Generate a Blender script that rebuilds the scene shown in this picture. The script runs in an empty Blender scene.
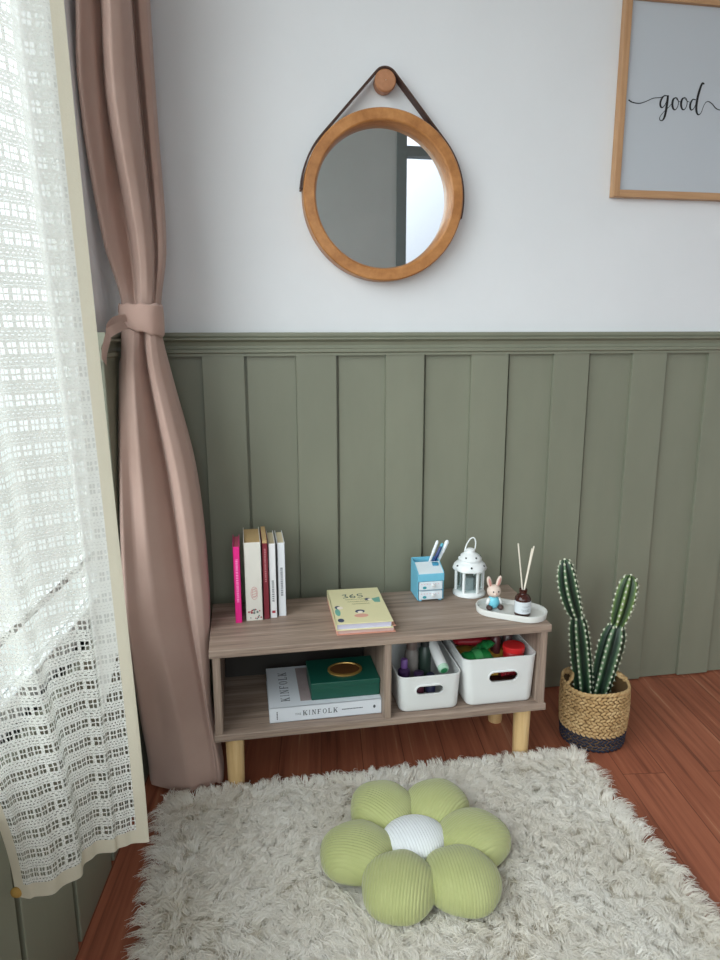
import bpy, bmesh, math, random
import numpy as np
from mathutils import Vector, Matrix, Euler
random.seed(7)
rng = np.random.default_rng(11)
SC = bpy.context.scene
COL = SC.collection
PI = math.pi
R = math.radians

# ------------------------------------------------------------------ helpers
def lin(c):
    if isinstance(c, str):
        c = [int(c[i:i+2], 16) / 255 for i in (0, 2, 4)]
    return [(x / 12.92 if x <= 0.04045 else ((x + 0.055) / 1.055) ** 2.4) for x in c] + [1.0]

class NT:
    def __init__(s, m):
        s.t = m.node_tree; s.n = s.t.nodes; s.l = s.t.links
    def new(s, typ, **kw):
        n = s.n.new(typ)
        for k, v in kw.items():
            if k in n.inputs.keys() if isinstance(k, str) else False:
                n.inputs[k].default_value = v
            else:
                setattr(n, k, v)
        return n
    def link(s, a, b): s.l.new(a, b)
    def math(s, op, a, b=None, c=None):
        n = s.n.new('ShaderNodeMath'); n.operation = op
        for i, x in enumerate((a, b, c)):
            if x is None: continue
            if isinstance(x, (int, float)): n.inputs[i].default_value = x
            else: s.l.new(x, n.inputs[i])
        return n.outputs[0]
    def coords(s, scale=(1, 1, 1), kind='Object', rot=(0, 0, 0)):
        tc = s.n.new('ShaderNodeTexCoord'); mp = s.n.new('ShaderNodeMapping')
        mp.inputs['Scale'].default_value = scale; mp.inputs['Rotation'].default_value = rot
        s.l.new(tc.outputs[kind], mp.inputs['Vector']); return mp.outputs['Vector']
    def noise(s, vec, scale, detail=4, rough=0.55, out='Fac'):
        n = s.n.new('ShaderNodeTexNoise'); n.inputs['Scale'].default_value = scale
        n.inputs['Detail'].default_value = detail; n.inputs['Roughness'].default_value = rough
        s.l.new(vec, n.inputs['Vector']); return n.outputs[out]
    def ramp(s, fac, stops):
        r = s.n.new('ShaderNodeValToRGB'); e = r.color_ramp.elements
        while len(e) < len(stops): e.new(0.5)
        for i, (p, c) in enumerate(stops): e[i].position = p; e[i].color = lin(c)
        s.l.new(fac, r.inputs['Fac']); return r.outputs['Color']
    def bump(s, h, strength, dist):
        b = s.n.new('ShaderNodeBump'); b.inputs['Strength'].default_value = strength
        b.inputs['Distance'].default_value = dist; s.l.new(h, b.inputs['Height']); return b.outputs['Normal']

def base(name):
    m = bpy.data.materials.new(name); m.use_nodes = True
    return m, NT(m), m.node_tree.nodes['Principled BSDF']

def mat(name, color, rough=0.5, var=0.06, scale=30, metal=0.0, bump=0.0, spec=0.5, coat=0.0, stretch=(1, 1, 1)):
    """plain material with a little procedural variation"""
    m, t, b = base(name)
    c = lin(color)
    v = t.coords(stretch)
    n = t.noise(v, scale)
    mx = t.n.new('ShaderNodeMix'); mx.data_type = 'RGBA'
    mx.inputs['A'].default_value = [x * (1 - var) for x in c[:3]] + [1]
    mx.inputs['B'].default_value = [min(1, x * (1 + var)) for x in c[:3]] + [1]
    t.link(n, mx.inputs['Factor']); t.link(mx.outputs['Result'], b.inputs['Base Color'])
    b.inputs['Roughness'].default_value = rough; b.inputs['Metallic'].default_value = metal
    b.inputs['Specular IOR Level'].default_value = spec; b.inputs['Coat Weight'].default_value = coat
    if bump: t.link(t.bump(n, bump, 0.002), b.inputs['Normal'])
    return m

def wood(name, stops, grain=(2, 40, 40), rough=0.45, scale=1.0, bump=0.15, spec=0.4):
    m, t, b = base(name)
    v = t.coords(grain)
    n1 = t.noise(v, 1.3 * scale, 6, 0.6)
    n2 = t.noise(v, 6 * scale, 3, 0.6)
    f = t.math('ADD', t.math('MULTIPLY', n1, 0.7), t.math('MULTIPLY', n2, 0.3))
    t.link(t.ramp(f, stops), b.inputs['Base Color'])
    b.inputs['Roughness'].default_value = rough; b.inputs['Specular IOR Level'].default_value = spec
    t.link(t.bump(f, bump, 0.001), b.inputs['Normal'])
    return m

class MB:
    """collects shapes, links them as one mesh object"""
    def __init__(s): s.v = []; s.f = []; s.m = []; s.k = 0
    def add(s, vs, fs):
        o = len(s.v); s.v += [tuple(v) for v in vs]
        for f in fs: s.f.append([i + o for i in f]); s.m.append(s.k)
        return s
    def box(s, x0, x1, y0, y1, z0, z1, M=None):
        vs = [Vector((x, y, z)) for z in (z0, z1) for y in (y0, y1) for x in (x0, x1)]
        if M: vs = [M @ v for v in vs]
        return s.add(vs, [(0, 2, 3, 1), (4, 5, 7, 6), (0, 1, 5, 4), (2, 6, 7, 3), (0, 4, 6, 2), (1, 3, 7, 5)])
    def tube(s, path, rad, seg=10, cap=True):
        P = [Vector(p) for p in path]; n = len(P)
        if isinstance(rad, (int, float)): rad = [rad] * n
        vs = []; up = None
        for i in range(n):
            t = (P[min(i + 1, n - 1)] - P[max(i - 1, 0)]).normalized()
            if up is None:
                up = Vector((0, 0, 1)) if abs(t.z) < 0.9 else Vector((1, 0, 0))
            a = (up - t * up.dot(t)).normalized(); bb = t.cross(a); up = a
            for k in range(seg):
                an = 2 * PI * k / seg
                vs.append(P[i] + (a * math.cos(an) + bb * math.sin(an)) * rad[i])
        fs = [(i * seg + k, i * seg + (k + 1) % seg, (i + 1) * seg + (k + 1) % seg, (i + 1) * seg + k) for i in range(n - 1) for k in range(seg)]
        if cap:
            fs.append(tuple(range(seg - 1, -1, -1))); fs.append(tuple(range((n - 1) * seg, n * seg)))
        return s.add(vs, fs)
    def lathe(s, prof, c=(0, 0, 0), seg=32, M=None, shape=None):
        vs = []; n = len(prof); c = Vector(c)
        for (r, z) in prof:
            for k in range(seg):
                a = 2 * PI * k / seg; q = r * (shape(a, z) if shape else 1)
                v = Vector((q * math.cos(a), q * math.sin(a), z)); vs.append((M @ v if M else v) + c)
        fs = [(i * seg + k, i * seg + (k + 1) % seg, (i + 1) * seg + (k + 1) % seg, (i + 1) * seg + k) for i in range(n - 1) for k in range(seg)]
        if prof[0][0] > 1e-5: fs.append(tuple(range(seg - 1, -1, -1)))
        if prof[-1][0] > 1e-5: fs.append(tuple(range((n - 1) * seg, n * seg)))
        return s.add(vs, fs)
    def ell(s, c, r, M=None, nu=20, nv=12):
        prof = [(math.sin(PI * i / nv), -math.cos(PI * i / nv)) for i in range(nv + 1)]
        prof[0] = (1e-6, -1); prof[-1] = (1e-6, 1)
        vs = []; c = Vector(c)
        for (q, z) in prof:
            for k in range(nu):
                a = 2 * PI * k / nu
                v = Vector((q * math.cos(a) * r[0], q * math.sin(a) * r[1], z * r[2])); vs.append((M @ v if M else v) + c)
        return s.add(vs, [(i * nu + k, i * nu + (k + 1) % nu, (i + 1) * nu + (k + 1) % nu, (i + 1) * nu + k) for i in range(nv) for k in range(nu)])
    def prism(s, poly, fn, d0, d1):
        """poly: 2-D outline; fn(u,v,d) -> point; extruded from d0 to d1"""
        n = len(poly)
        vs = [fn(u, v, d0) for u, v in poly] + [fn(u, v, d1) for u, v in poly]
        fs = [tuple(range(n - 1, -1, -1)), tuple(range(n, 2 * n))] + [(i, (i + 1) % n, n + (i + 1) % n, n + i) for i in range(n)]
        return s.add(vs, fs)
    def loft(s, rings, closed=True, cap=(False, False)):
        n = len(rings[0]); vs = [p for r in rings for p in r]; q = n if closed else n - 1
        fs = [(i * n + k, i * n + (k + 1) % n, (i + 1) * n + (k + 1) % n, (i + 1) * n + k) for i in range(len(rings) - 1) for k in range(q)]
        if cap[0]: fs.append(tuple(range(n - 1, -1, -1)))
        if cap[1]: fs.append(tuple(range((len(rings) - 1) * n, len(rings) * n)))
        return s.add(vs, fs)
    def build(s, name, mats, parent=None, smooth=False, bevel=0, seg=2, subsurf=0, solid=0, angle=40, recalc=True, M=None):
        me = bpy.data.meshes.new(name)
        off = Vector(parent.location) if parent is not None else Vector((0, 0, 0))
        vs = [(M @ Vector(v) if M else Vector(v)) for v in s.v]
        # a part's origin sits at its own middle, relative to its thing
        if parent is not None and parent.parent is not None: off = off + Vector(parent.parent.location)
        c = sum(vs, Vector()) / max(1, len(vs))
        me.from_pydata([v - c for v in vs], [], s.f)
        if not isinstance(mats, (list, tuple)): mats = [mats]
        for m in mats: me.materials.append(m)
        me.polygons.foreach_set('material_index', s.m)
        if recalc:
            bm = bmesh.new(); bm.from_mesh(me); bmesh.ops.recalc_face_normals(bm, faces=bm.faces); bm.to_mesh(me); bm.free()
        if smooth: me.shade_smooth()
        o = bpy.data.objects.new(name, me); COL.objects.link(o)
        o.location = c - off
        if parent is not None: o.parent = parent
        if bevel:
            b = o.modifiers.new('bevel', 'BEVEL'); b.width = bevel; b.segments = seg; b.limit_method = 'ANGLE'; b.angle_limit = R(35)
        if solid:
            b = o.modifiers.new('solid', 'SOLIDIFY'); b.thickness = solid; b.offset = 0
        if subsurf:
            b = o.modifiers.new('sub', 'SUBSURF'); b.levels = subsurf; b.render_levels = subsurf
        if smooth and angle and not subsurf:
            me.set_sharp_from_angle(angle=R(angle))
        return o

def tag(o, label=None, cat=None, group=None, kind=None):
    if label: o['label'] = label
    if cat: o['category'] = cat
    if group: o['group'] = group
    if kind: o['kind'] = kind
    return o

def thing(name, loc, label, cat, group=None):
    o = bpy.data.objects.new(name, None); COL.objects.link(o); o.location = loc; o.empty_display_size = 0.05
    return tag(o, label, cat, group)

def catmull(P, k=6, closed=False):
    P = [np.array(p, float) for p in P]; n = len(P); out = []
    for i in range(n if closed else n - 1):
        p0 = P[(i - 1) % n] if closed or i > 0 else 2 * P[0] - P[1]
        p1 = P[i]; p2 = P[(i + 1) % n]
        p3 = P[(i + 2) % n] if closed or i + 2 < n else 2 * P[-1] - P[-2]
        for j in range(k):
            t = j / k
            out.append(0.5 * ((2 * p1) + (-p0 + p2) * t + (2 * p0 - 5 * p1 + 4 * p2 - p3) * t * t + (-p0 + 3 * p1 - 3 * p2 + p3) * t ** 3))
    if not closed: out.append(P[-1])
    return out

def ribbon(mb, pts, wid, fn, d0, d1, k=5):
    """a brush stroke: smooth path in 2-D with a width per control point, a flat raised body"""
    if isinstance(wid, (int, float)): wid = [wid] * len(pts)
    Q = catmull([(p[0], p[1], w) for p, w in zip(pts, wid)], k)
    L = []; Rr = []
    for i, q in enumerate(Q):
        t = Q[min(i + 1, len(Q) - 1)][:2] - Q[max(i - 1, 0)][:2]; t = t / (np.linalg.norm(t) + 1e-12)
        nn = np.array([-t[1], t[0]]); L.append(q[:2] + nn * q[2] / 2); Rr.append(q[:2] - nn * q[2] / 2)
    n = len(Q); vs = []
    for d in (d0, d1):
        vs += [fn(a[0], a[1], d) for a in L] + [fn(a[0], a[1], d) for a in Rr]
    fs = []
    for i in range(n - 1):
        fs += [(i, i + 1, n + i + 1, n + i), (2 * n + i, 3 * n + i, 3 * n + i + 1, 2 * n + i + 1), (i, 2 * n + i, 2 * n + i + 1, i + 1), (n + i, n + i + 1, 3 * n + i + 1, 3 * n + i)]
    fs += [(0, n, 3 * n, 2 * n), (n - 1, 3 * n - 1, 4 * n - 1, 2 * n - 1)]
    mb.add(vs, fs)

def rrect(x0, x1, y0, y1, r, k=6):
    out = []
    for cx, cy, a0 in ((x1 - r, y0 + r, -PI / 2), (x1 - r, y1 - r, 0), (x0 + r, y1 - r, PI / 2), (x0 + r, y0 + r, PI)):
        for i in range(k + 1):
            a = a0 + PI / 2 * i / k; out.append((cx + r * math.cos(a), cy + r * math.sin(a)))
    return out

def cut(o, cutter):
    """take a shape out of an object and bake the result"""
    m = o.modifiers.new('cut', 'BOOLEAN'); m.operation = 'DIFFERENCE'; m.solver = 'EXACT'; m.object = cutter
    dg = bpy.context.evaluated_depsgraph_get(); dg.update()
    me = bpy.data.meshes.new_from_object(o.evaluated_get(dg))
    o.modifiers.clear(); o.data = me
    bpy.data.objects.remove(cutter)

# ------------------------------------------------------------------ materials
def make_plaster(name, color):
    m, t, b = base(name)
    v = t.coords()
    n = t.noise(v, 3, 5, 0.6); n2 = t.noise(v, 90, 4, 0.6)
    t.link(t.ramp(n, [(0.3, color[0]), (0.7, color[1])]), b.inputs['Base Color'])
    b.inputs['Roughness'].default_value = 0.7; b.inputs['Specular IOR Level'].default_value = 0.25
    t.link(t.bump(n2, 0.12, 0.0015), b.inputs['Normal'])
    return m
M_PLASTER = make_plaster('white_plaster', ('dfdfe2', 'e4e4e7'))
M_CEIL = make_plaster('ceiling_paint', ('e8e8e6', 'ecece9'))
M_REAR = make_plaster('grey_plaster', ('c6caca', 'ccd0d0'))

def make_sage():
    m, t, b = base('sage_paint')
    v = t.coords((1, 1, 0.35))
    n = t.noise(v, 5, 5, 0.6); n2 = t.noise(t.coords((60, 60, 6)), 1.5, 4)
    t.link(t.ramp(n, [(0.25, '7a7b6b'), (0.75, '858675')]), b.inputs['Base Color'])
    b.inputs['Roughness'].default_value = 0.42; b.inputs['Specular IOR Level'].default_value = 0.4
    t.link(t.bump(n2, 0.08, 0.001), b.inputs['Normal'])
    return m
M_SAGE = make_sage()

def make_floor():
    m, t, b = base('red_brown_laminate')
    ang = math.atan(0.122)
    v = t.coords((1, 1, 1), rot=(0, 0, ang))
    br = t.n.new('ShaderNodeTexBrick')
    mp = t.n.new('ShaderNodeMapping'); mp.inputs['Rotation'].default_value = (0, 0, PI / 2)
    t.link(v, mp.inputs['Vector']); t.link(mp.outputs['Vector'], br.inputs['Vector'])
    br.inputs['Scale'].default_value = 1; br.inputs['Brick Width'].default_value = 1.2; br.inputs['Row Height'].default_value = 0.1
    br.inputs['Mortar Size'].default_value = 0.0012; br.inputs['Mortar Smooth'].default_value = 0.3
    br.inputs['Color1'].default_value = (0.3, 0.3, 0.3, 1); br.inputs['Color2'].default_value = (0.75, 0.75, 0.75, 1); br.inputs['Mortar'].default_value = (0, 0, 0, 1)
    br.offset = 0.37
    mp2 = t.n.new('ShaderNodeMapping'); mp2.inputs['Scale'].default_value = (95, 2.6, 1); t.link(v, mp2.inputs['Vector'])
    add = t.n.new('ShaderNodeVectorMath'); add.operation = 'ADD'; t.link(mp2.outputs['Vector'], add.inputs[0])
    sc = t.n.new('ShaderNodeVectorMath'); sc.operation = 'SCALE'; sc.inputs['Scale'].default_value = 30; t.link(br.outputs['Color'], sc.inputs[0]); t.link(sc.outputs['Vector'], add.inputs[1])
    n1 = t.noise(add.outputs['Vector'], 1.0, 6, 0.65)
    n2 = t.noise(add.outputs['Vector'], 0.35, 3, 0.5)
    f = t.math('ADD', t.math('MULTIPLY', n1, 0.6), t.math('MULTIPLY', n2, 0.4))
    rp = t.ramp(f, [(0.32, '6f4030'), (0.46, '9c5c45'), (0.58, 'ad6a50'), (0.70, 'cba584')])
    mx = t.n.new('ShaderNodeMix'); mx.data_type = 'RGBA'; mx.blend_type = 'MULTIPLY'; mx.inputs['Factor'].default_value = 0.8
    t.link(rp, mx.inputs['A'])
    tone = t.ramp(br.outputs['Color'], [(0.0, '8a8280'), (0.3, 'e6dcd8'), (0.8, 'ffffff')])
    t.link(tone, mx.inputs['B'])
    t.link(mx.outputs['Result'], b.inputs['Base Color'])
    b.inputs['Roughness'].default_value = 0.42; b.inputs['Specular IOR Level'].default_value = 0.35
    t.link(t.bump(f, 0.1, 0.001), b.inputs['Normal'])
    return m
M_FLOOR = make_floor()
OAK = [(0.30, '5e4b41'), (0.42, '837064'), (0.54, '9a8678'), (0.68, 'b29e90')]
M_OAK_X = wood('grey_oak', OAK, (2.2, 55, 55), 0.5)
M_OAK_Z = wood('grey_oak_upright', OAK, (55, 55, 2.2), 0.5)
M_LEG = wood('pale_pine', [(0.3, 'cfa873'), (0.5, 'dcb985'), (0.7, 'e6c899')], (70, 70, 4), 0.5)
M_BEECH = wood('honey_wood', [(0.25, '8a552c'), (0.45, 'aa713f'), (0.6, 'bb814c'), (0.8, 'cc985f')], (14, 50, 14), 0.38)
M_PEG = wood('peg_wood', [(0.3, 'a06c4c'), (0.7, 'b98360')], (20, 20, 20), 0.5)
M_FRAME = wood('frame_wood', [(0.3, 'a97f5c'), (0.5, 'ba8f69'), (0.75, 'c79e78')], (40, 40, 3), 0.45)
M_FRAME_X = wood('frame_wood_level', [(0.3, 'a97f5c'), (0.5, 'ba8f69'), (0.75, 'c79e78')], (3, 40, 40), 0.45)
M_STRAP = mat('brown_leather', '43261c', 0.55, 0.15, 60, bump=0.2)
M_WHITEP = mat('white_plastic', 'dcdcdb', 0.4, 0.02, 20)
M_WHITEM = mat('white_enamel', 'e4e6e6', 0.4, 0.03, 20)
M_PAPER = mat('page_paper', 'cdbf9f', 0.8, 0.12, 6, stretch=(300, 4, 4))
M_TANPAPER = mat('aged_paper', 'b89a6c', 0.8, 0.15, 6, stretch=(300, 4, 4))
M_INK = mat('black_ink', '16171a', 0.6)
M_GREYINK = mat('grey_ink', '6b6e74', 0.6)

def make_fabric(name, color, color2, scale=900, rough=0.9, sheen=0.3, transl=0.0):
    m, t, b = base(name)
    v = t.coords()
    n = t.noise(v, 7, 4); w = t.noise(v, scale, 2)
    t.link(t.ramp(n, [(0.3, color), (0.7, color2)]), b.inputs['Base Color'])
    b.inputs['Roughness'].default_value = rough; b.inputs['Specular IOR Level'].default_value = 0.15
    b.inputs['Sheen Weight'].default_value = sheen
    t.link(t.bump(w, 0.15, 0.0008), b.inputs['Normal'])
    if transl:
        tr = t.n.new('ShaderNodeBsdfTranslucent'); tr.inputs['Color'].default_value = lin(color2)
        mx = t.n.new('ShaderNodeMixShader'); mx.inputs[0].default_value = transl
        t.link(b.outputs[0], mx.inputs[1]); t.link(tr.outputs[0], mx.inputs[2])
        t.link(mx.outputs[0], t.n['Material Output'].inputs['Surface'])
    return m
M_PINK = make_fabric('dusty_pink_cloth', 'bb9d91', 'c3a69b', transl=0.12, sheen=0.15)

def make_corduroy(name, c1, c2, rib=0.0056, amt=0.42):
    m, t, b = base(name)
    v = t.coords(kind='UV')
    sx = t.n.new('ShaderNodeSeparateXYZ'); t.link(v, sx.inputs[0])
    nz = t.noise(t.coords(), 14, 3)
    ph = t.math('MULTIPLY', t.math('ADD', sx.outputs[0], t.math('MULTIPLY', nz, rib * 0.5)), 2 * PI / rib)
    s = t.math('ADD', t.math('MULTIPLY', t.math('SINE', ph), 0.5), 0.5)
    s = t.math('POWER', s, 0.5)
    n = t.noise(t.coords(), 10, 4)
    mxc = t.ramp(n, [(0.3, c1), (0.7, c2)])
    t.link(mxc, b.inputs['Base Color'])
    b.inputs['Roughness'].default_value = 0.9; b.inputs['Sheen Weight'].default_value = 0.35; b.inputs['Specular IOR Level'].default_value = 0.1
    t.link(t.bump(s, amt, 0.0022), b.inputs['Normal'])
    return m
M_GREEN = make_corduroy('sage_corduroy', 'a6aa70', 'b2b57e')
M_WCORD = make_corduroy('white_corduroy', 'dcdee2', 'e6e8ea')

SHEER_U = 0.2395     # width of the sheer along the cloth
def make_sheer():
    m, t, b = base('crochet_sheer')
    uv = t.coords(kind='UV'); sx = t.n.new('ShaderNodeSeparateXYZ'); t.link(uv, sx.inputs[0])
    nz = t.noise(uv, 120, 3); nz2 = t.noise(uv, 160, 3)
    u = t.math('ADD', sx.outputs[0], t.math('MULTIPLY', t.math('SUBTRACT', nz, 0.5), 0.0022))
    vv = t.math('ADD', sx.outputs[1], t.math('MULTIPLY', t.math('SUBTRACT', nz2, 0.5), 0.0035))
    pu = t.math('FRACT', t.math('DIVIDE', u, 0.0092)); pv = t.math('FRACT', t.math('DIVIDE', vv, 0.0285))
    def band(x, a, c): return t.math('MULTIPLY', t.math('GREATER_THAN', x, a), t.math('LESS_THAN', x, c))
    cols = t.math('ADD', band(pu, 0.12, 0.42), band(pu, 0.52, 0.82))
    rows = t.math('ADD', band(pv, 0.07, 0.25), band(pv, 0.32, 0.50))
    hole = t.math('MULTIPLY', cols, rows)
    pd = t.math('FRACT', t.math('ADD', t.math('DIVIDE', u, 0.0046), t.math('MULTIPLY', t.math('FLOOR', t.math('MULTIPLY', pv, 8.0)), 0.5)))
    dash = t.math('MULTIPLY', band(pd, 0.25, 0.75), t.math('ADD', band(pv, 0.60, 0.635), t.math('ADD', band(pv, 0.755, 0.80), band(pv, 0.90, 0.935))))
    fine = t.math('GREATER_THAN', t.noise(uv, 800, 2), 0.585)
    hole = t.math('MAXIMUM', hole, t.math('MULTIPLY', dash, 0.8))
    hole = t.math('MAXIMUM', hole, t.math('MULTIPLY', fine, 0.55))
    # u is measured from the inner side edge, v from the hem
    edge = t.math('MAXIMUM', t.math('LESS_THAN', sx.outputs[0], 0.013), t.math('LESS_THAN', sx.outputs[1], 0.021))
    edge = t.math('MAXIMUM', edge, t.math('GREATER_THAN', sx.outputs[0], SHEER_U - 0.012))
    close = t.math('MULTIPLY', t.math('LESS_THAN', sx.outputs[0], 0.046), t.math('GREATER_THAN', t.math('ADD', sx.outputs[1], t.math('MULTIPLY', sx.outputs[0], 3.0)), 0.34))
    hole = t.math('MULTIPLY', hole, t.math('SUBTRACT', 1.0, t.math('MULTIPLY', close, 0.7)))
    hole = t.math('MULTIPLY', hole, t.math('SUBTRACT', 1.0, edge))
    mc = t.n.new('ShaderNodeMix'); mc.data_type = 'RGBA'
    mc.inputs['A'].default_value = lin('f0f0ea'); mc.inputs['B'].default_value = lin('e2dac6'); t.link(edge, mc.inputs['Factor'])
    b.inputs['Roughness'].default_value = 0.95; b.inputs['Specular IOR Level'].default_value = 0.1
    t.link(mc.outputs['Result'], b.inputs['Base Color'])
    t.link(t.bump(t.noise(uv, 500, 3), 0.5, 0.001), b.inputs['Normal'])
    tr = t.n.new('ShaderNodeBsdfTranslucent'); t.link(mc.outputs['Result'], tr.inputs['Color'])
    mx = t.n.new('ShaderNodeMixShader'); mx.inputs[0].default_value = 0.42
    t.link(b.outputs[0], mx.inputs[1]); t.link(tr.outputs[0], mx.inputs[2])
    tp = t.n.new('ShaderNodeBsdfTransparent')
    fx = t.n.new('ShaderNodeMixShader'); t.link(t.math('MAXIMUM', hole, 0.04), fx.inputs[0])
    t.link(mx.outputs[0], fx.inputs[1]); t.link(tp.outputs[0], fx.inputs[2])
    t.link(fx.outputs[0], t.n['Material Output'].inputs['Surface'])
    return m
M_SHEER = make_sheer()

def make_glass(name, tint='ffffff', clear=0.92):
    m, t, b = base(name)
    gl = t.n.new('ShaderNodeBsdfGlossy'); gl.inputs['Roughness'].default_value = 0.02
    tp = t.n.new('ShaderNodeBsdfTransparent'); tp.inputs['Color'].default_value = lin(tint)
    fr = t.n.new('ShaderNodeLayerWeight'); fr.inputs['Blend'].default_value = 0.5
    fr5 = t.math('MULTIPLY_ADD', t.math('POWER', fr.outputs['Facing'], 5.0), 0.9, 0.03)
    mx = t.n.new('ShaderNodeMixShader'); t.link(fr5, mx.inputs[0])
    t.link(tp.outputs[0], mx.inputs[1]); t.link(gl.outputs[0], mx.inputs[2])
    t.link(mx.outputs[0], t.n['Material Output'].inputs['Surface'])
    return m
M_GLASS = make_glass('clear_glass', 'f4f8f8')
M_MIRROR, _t, _b = base('mirror_silver')
_b.inputs['Metallic'].default_value = 1; _b.inputs['Roughness'].default_value = 0.01; _b.inputs['Base Color'].default_value = (0.86, 0.88, 0.88, 1)
_t.link(_t.ramp(_t.noise(_t.coords(), 4), [(0.3, 'edf0f0'), (0.7, 'f0f2f2')]), _b.inputs['Base Color'])

# ------------------------------------------------------------------ the room
WL = -0.23                       # the corner on the back wall
dl = Vector((-0.122, -1, 0)).normalized()      # along the window wall, towards the room
nl = Vector((1, -0.122, 0)).normalized()       # out of the window wall
def W(s, n, z): 
    p = Vector((WL, 0, 0)) + dl * s + nl * n
    return (p.x, p.y, z)
XR, YR, H = 2.35, -3.25, 2.55
def struct(o): return tag(o, kind='structure')

mb = MB(); mb.box(WL - 0.62, XR + 0.1, YR - 0.1, 0.1, -0.08, 0); floor_o = struct(mb.build('floor', M_FLOOR))
mb = MB(); mb.box(WL - 0.62, XR + 0.1, YR - 0.1, 0.1, H, H + 0.08); struct(mb.build('ceiling', M_CEIL))
mb = MB(); mb.box(WL - 0.15, XR + 0.1, 0, 0.1, 0, H); wall_back = struct(mb.build('wall_back', M_PLASTER))
mb = MB(); mb.box(XR, XR + 0.1, YR, 0, 0, H); struct(mb.build('wall_right', M_PLASTER))
# rear wall with a tall opening
DX0, DX1, DZ0, DZ1 = 1.13, 1.85, 0.95, 2.48
mb = MB()
WX0, WX1, WZ0, WZ1 = -0.45, 0.55, 0.45, 2.40  # extra opening added behind the camera for fill light
mb.box(WL - 0.62, WX0, YR - 0.1, YR, 0, H); mb.box(WX1, DX0, YR - 0.1, YR, 0, H); mb.box(WX0, WX1, YR - 0.1, YR, 0, WZ0); mb.box(WX0, WX1, YR - 0.1, YR, WZ1, H); mb.box(DX1, XR + 0.1, YR - 0.1, YR, 0, H); mb.box(DX0, DX1, YR - 0.1, YR, DZ1, H); mb.box(DX0, DX1, YR - 0.1, YR, 0, DZ0)
struct(mb.build('wall_rear', M_REAR))
M_BLUEGREY = mat('blue_grey_frame', '7f8788', 0.5)
mb = MB()
for x0, x1 in ((DX0, DX0 + 0.07), (DX1 - 0.05, DX1)): mb.box(x0, x1, YR - 0.07, YR + 0.015, DZ0, DZ1)
for z0, z1 in ((DZ0, DZ0 + 0.06), (2.20, 2.265), (DZ1 - 0.05, DZ1)): mb.box(DX0 + 0.07, DX1 - 0.05, YR - 0.07, YR + 0.015, z0, z1)
w2 = struct(mb.build('window_2', M_BLUEGREY, bevel=0.003))
mb = MB()
mb.box(DX0 + 0.07, DX1 - 0.05, YR - 0.035, YR - 0.03, DZ0 + 0.06, 2.20); mb.box(DX0 + 0.07, DX1 - 0.05, YR - 0.035, YR - 0.03, 2.265, DZ1 - 0.05)
mb.build('pane', make_glass('light_dimming_glass', 'd0d3d8'), w2)  # grey tint put in only to weaken the light through this pane

mb = MB()
for x0, x1 in ((WX0, WX0 + 0.05), (WX1 - 0.05, WX1), ((WX0 + WX1) / 2 - 0.025, (WX0 + WX1) / 2 + 0.025)): mb.box(x0, x1, YR - 0.07, YR + 0.015, WZ0, WZ1)
for z0, z1 in ((WZ0, WZ0 + 0.05), (WZ1 - 0.05, WZ1)): mb.box(WX0 + 0.05, WX1 - 0.05, YR - 0.065, YR + 0.01, z0, z1)
w3 = struct(mb.build('fill_window', M_BLUEGREY, bevel=0.003))  # added unseen window, lets in frontal fill light
mb = MB(); mb.box(WX0 + 0.05, (WX0 + WX1) / 2 - 0.025, YR - 0.035, YR - 0.03, WZ0 + 0.05, WZ1 - 0.05); mb.box((WX0 + WX1) / 2 + 0.025, WX1 - 0.05, YR - 0.035, YR - 0.03, WZ0 + 0.05, WZ1 - 0.05); mb.build('pane', M_GLASS, w3)
# window wall with its opening
S0, S1, ZW0, ZW1 = 0.332, 2.95, 0.449, 2.35
def lbox(mb, s0, s1, n0, n1, z0, z1):
    vs = [W(s, n, z) for z in (z0, z1) for n in (n0, n1) for s in (s0, s1)]
    mb.add(vs, [(0, 2, 3, 1), (4, 5, 7, 6), (0, 1, 5, 4), (2, 6, 7, 3), (0, 4, 6, 2), (1, 3, 7, 5)])
SE = 3.28
mb = MB()
lbox(mb, -0.02, S0, -0.05, 0, 0, H); lbox(mb, S1, SE, -0.05, 0, 0, H); lbox(mb, S0, S1, -0.05, 0, 0, ZW0); lbox(mb, S0, S1, -0.05, 0, ZW1, H)
wall_left = struct(mb.build('wall_left', M_PLASTER))
M_WFRAME = mat('white_window_paint', 'd8dad8', 0.5)
mb = MB()
for s0, s1 in ((S0, S0 + 0.03), (S1 - 0.03, S1), ((S0 + S1) / 2 - 0.02, (S0 + S1) / 2 + 0.02)): lbox(mb, s0, s1, -0.045, -0.015, ZW0, ZW1)
for z0, z1 in ((ZW0, ZW0 + 0.043), (ZW1 - 0.04, ZW1)): lbox(mb, S0, S1, -0.045, -0.015, z0, z1)
w1 = struct(mb.build('window_1', M_WFRAME, bevel=0.003))
mb = MB()
for s0, s1 in ((S0 + 0.03, (S0 + S1) / 2 - 0.02), ((S0 + S1) / 2 + 0.02, S1 - 0.03)): lbox(mb, s0, s1, -0.034, -0.031, ZW0 + 0.043, ZW1 - 0.04)
mb.build('pane', M_GLASS, w1)
mb = MB()
for k in range(1):
    z = 0.575 + 0.27 * k; lbox(mb, S0 + 0.03, S1 - 0.03, -0.028, -0.018, z, z + 0.012)
mb.build('glazing_bar', M_WFRAME, w1)

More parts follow.
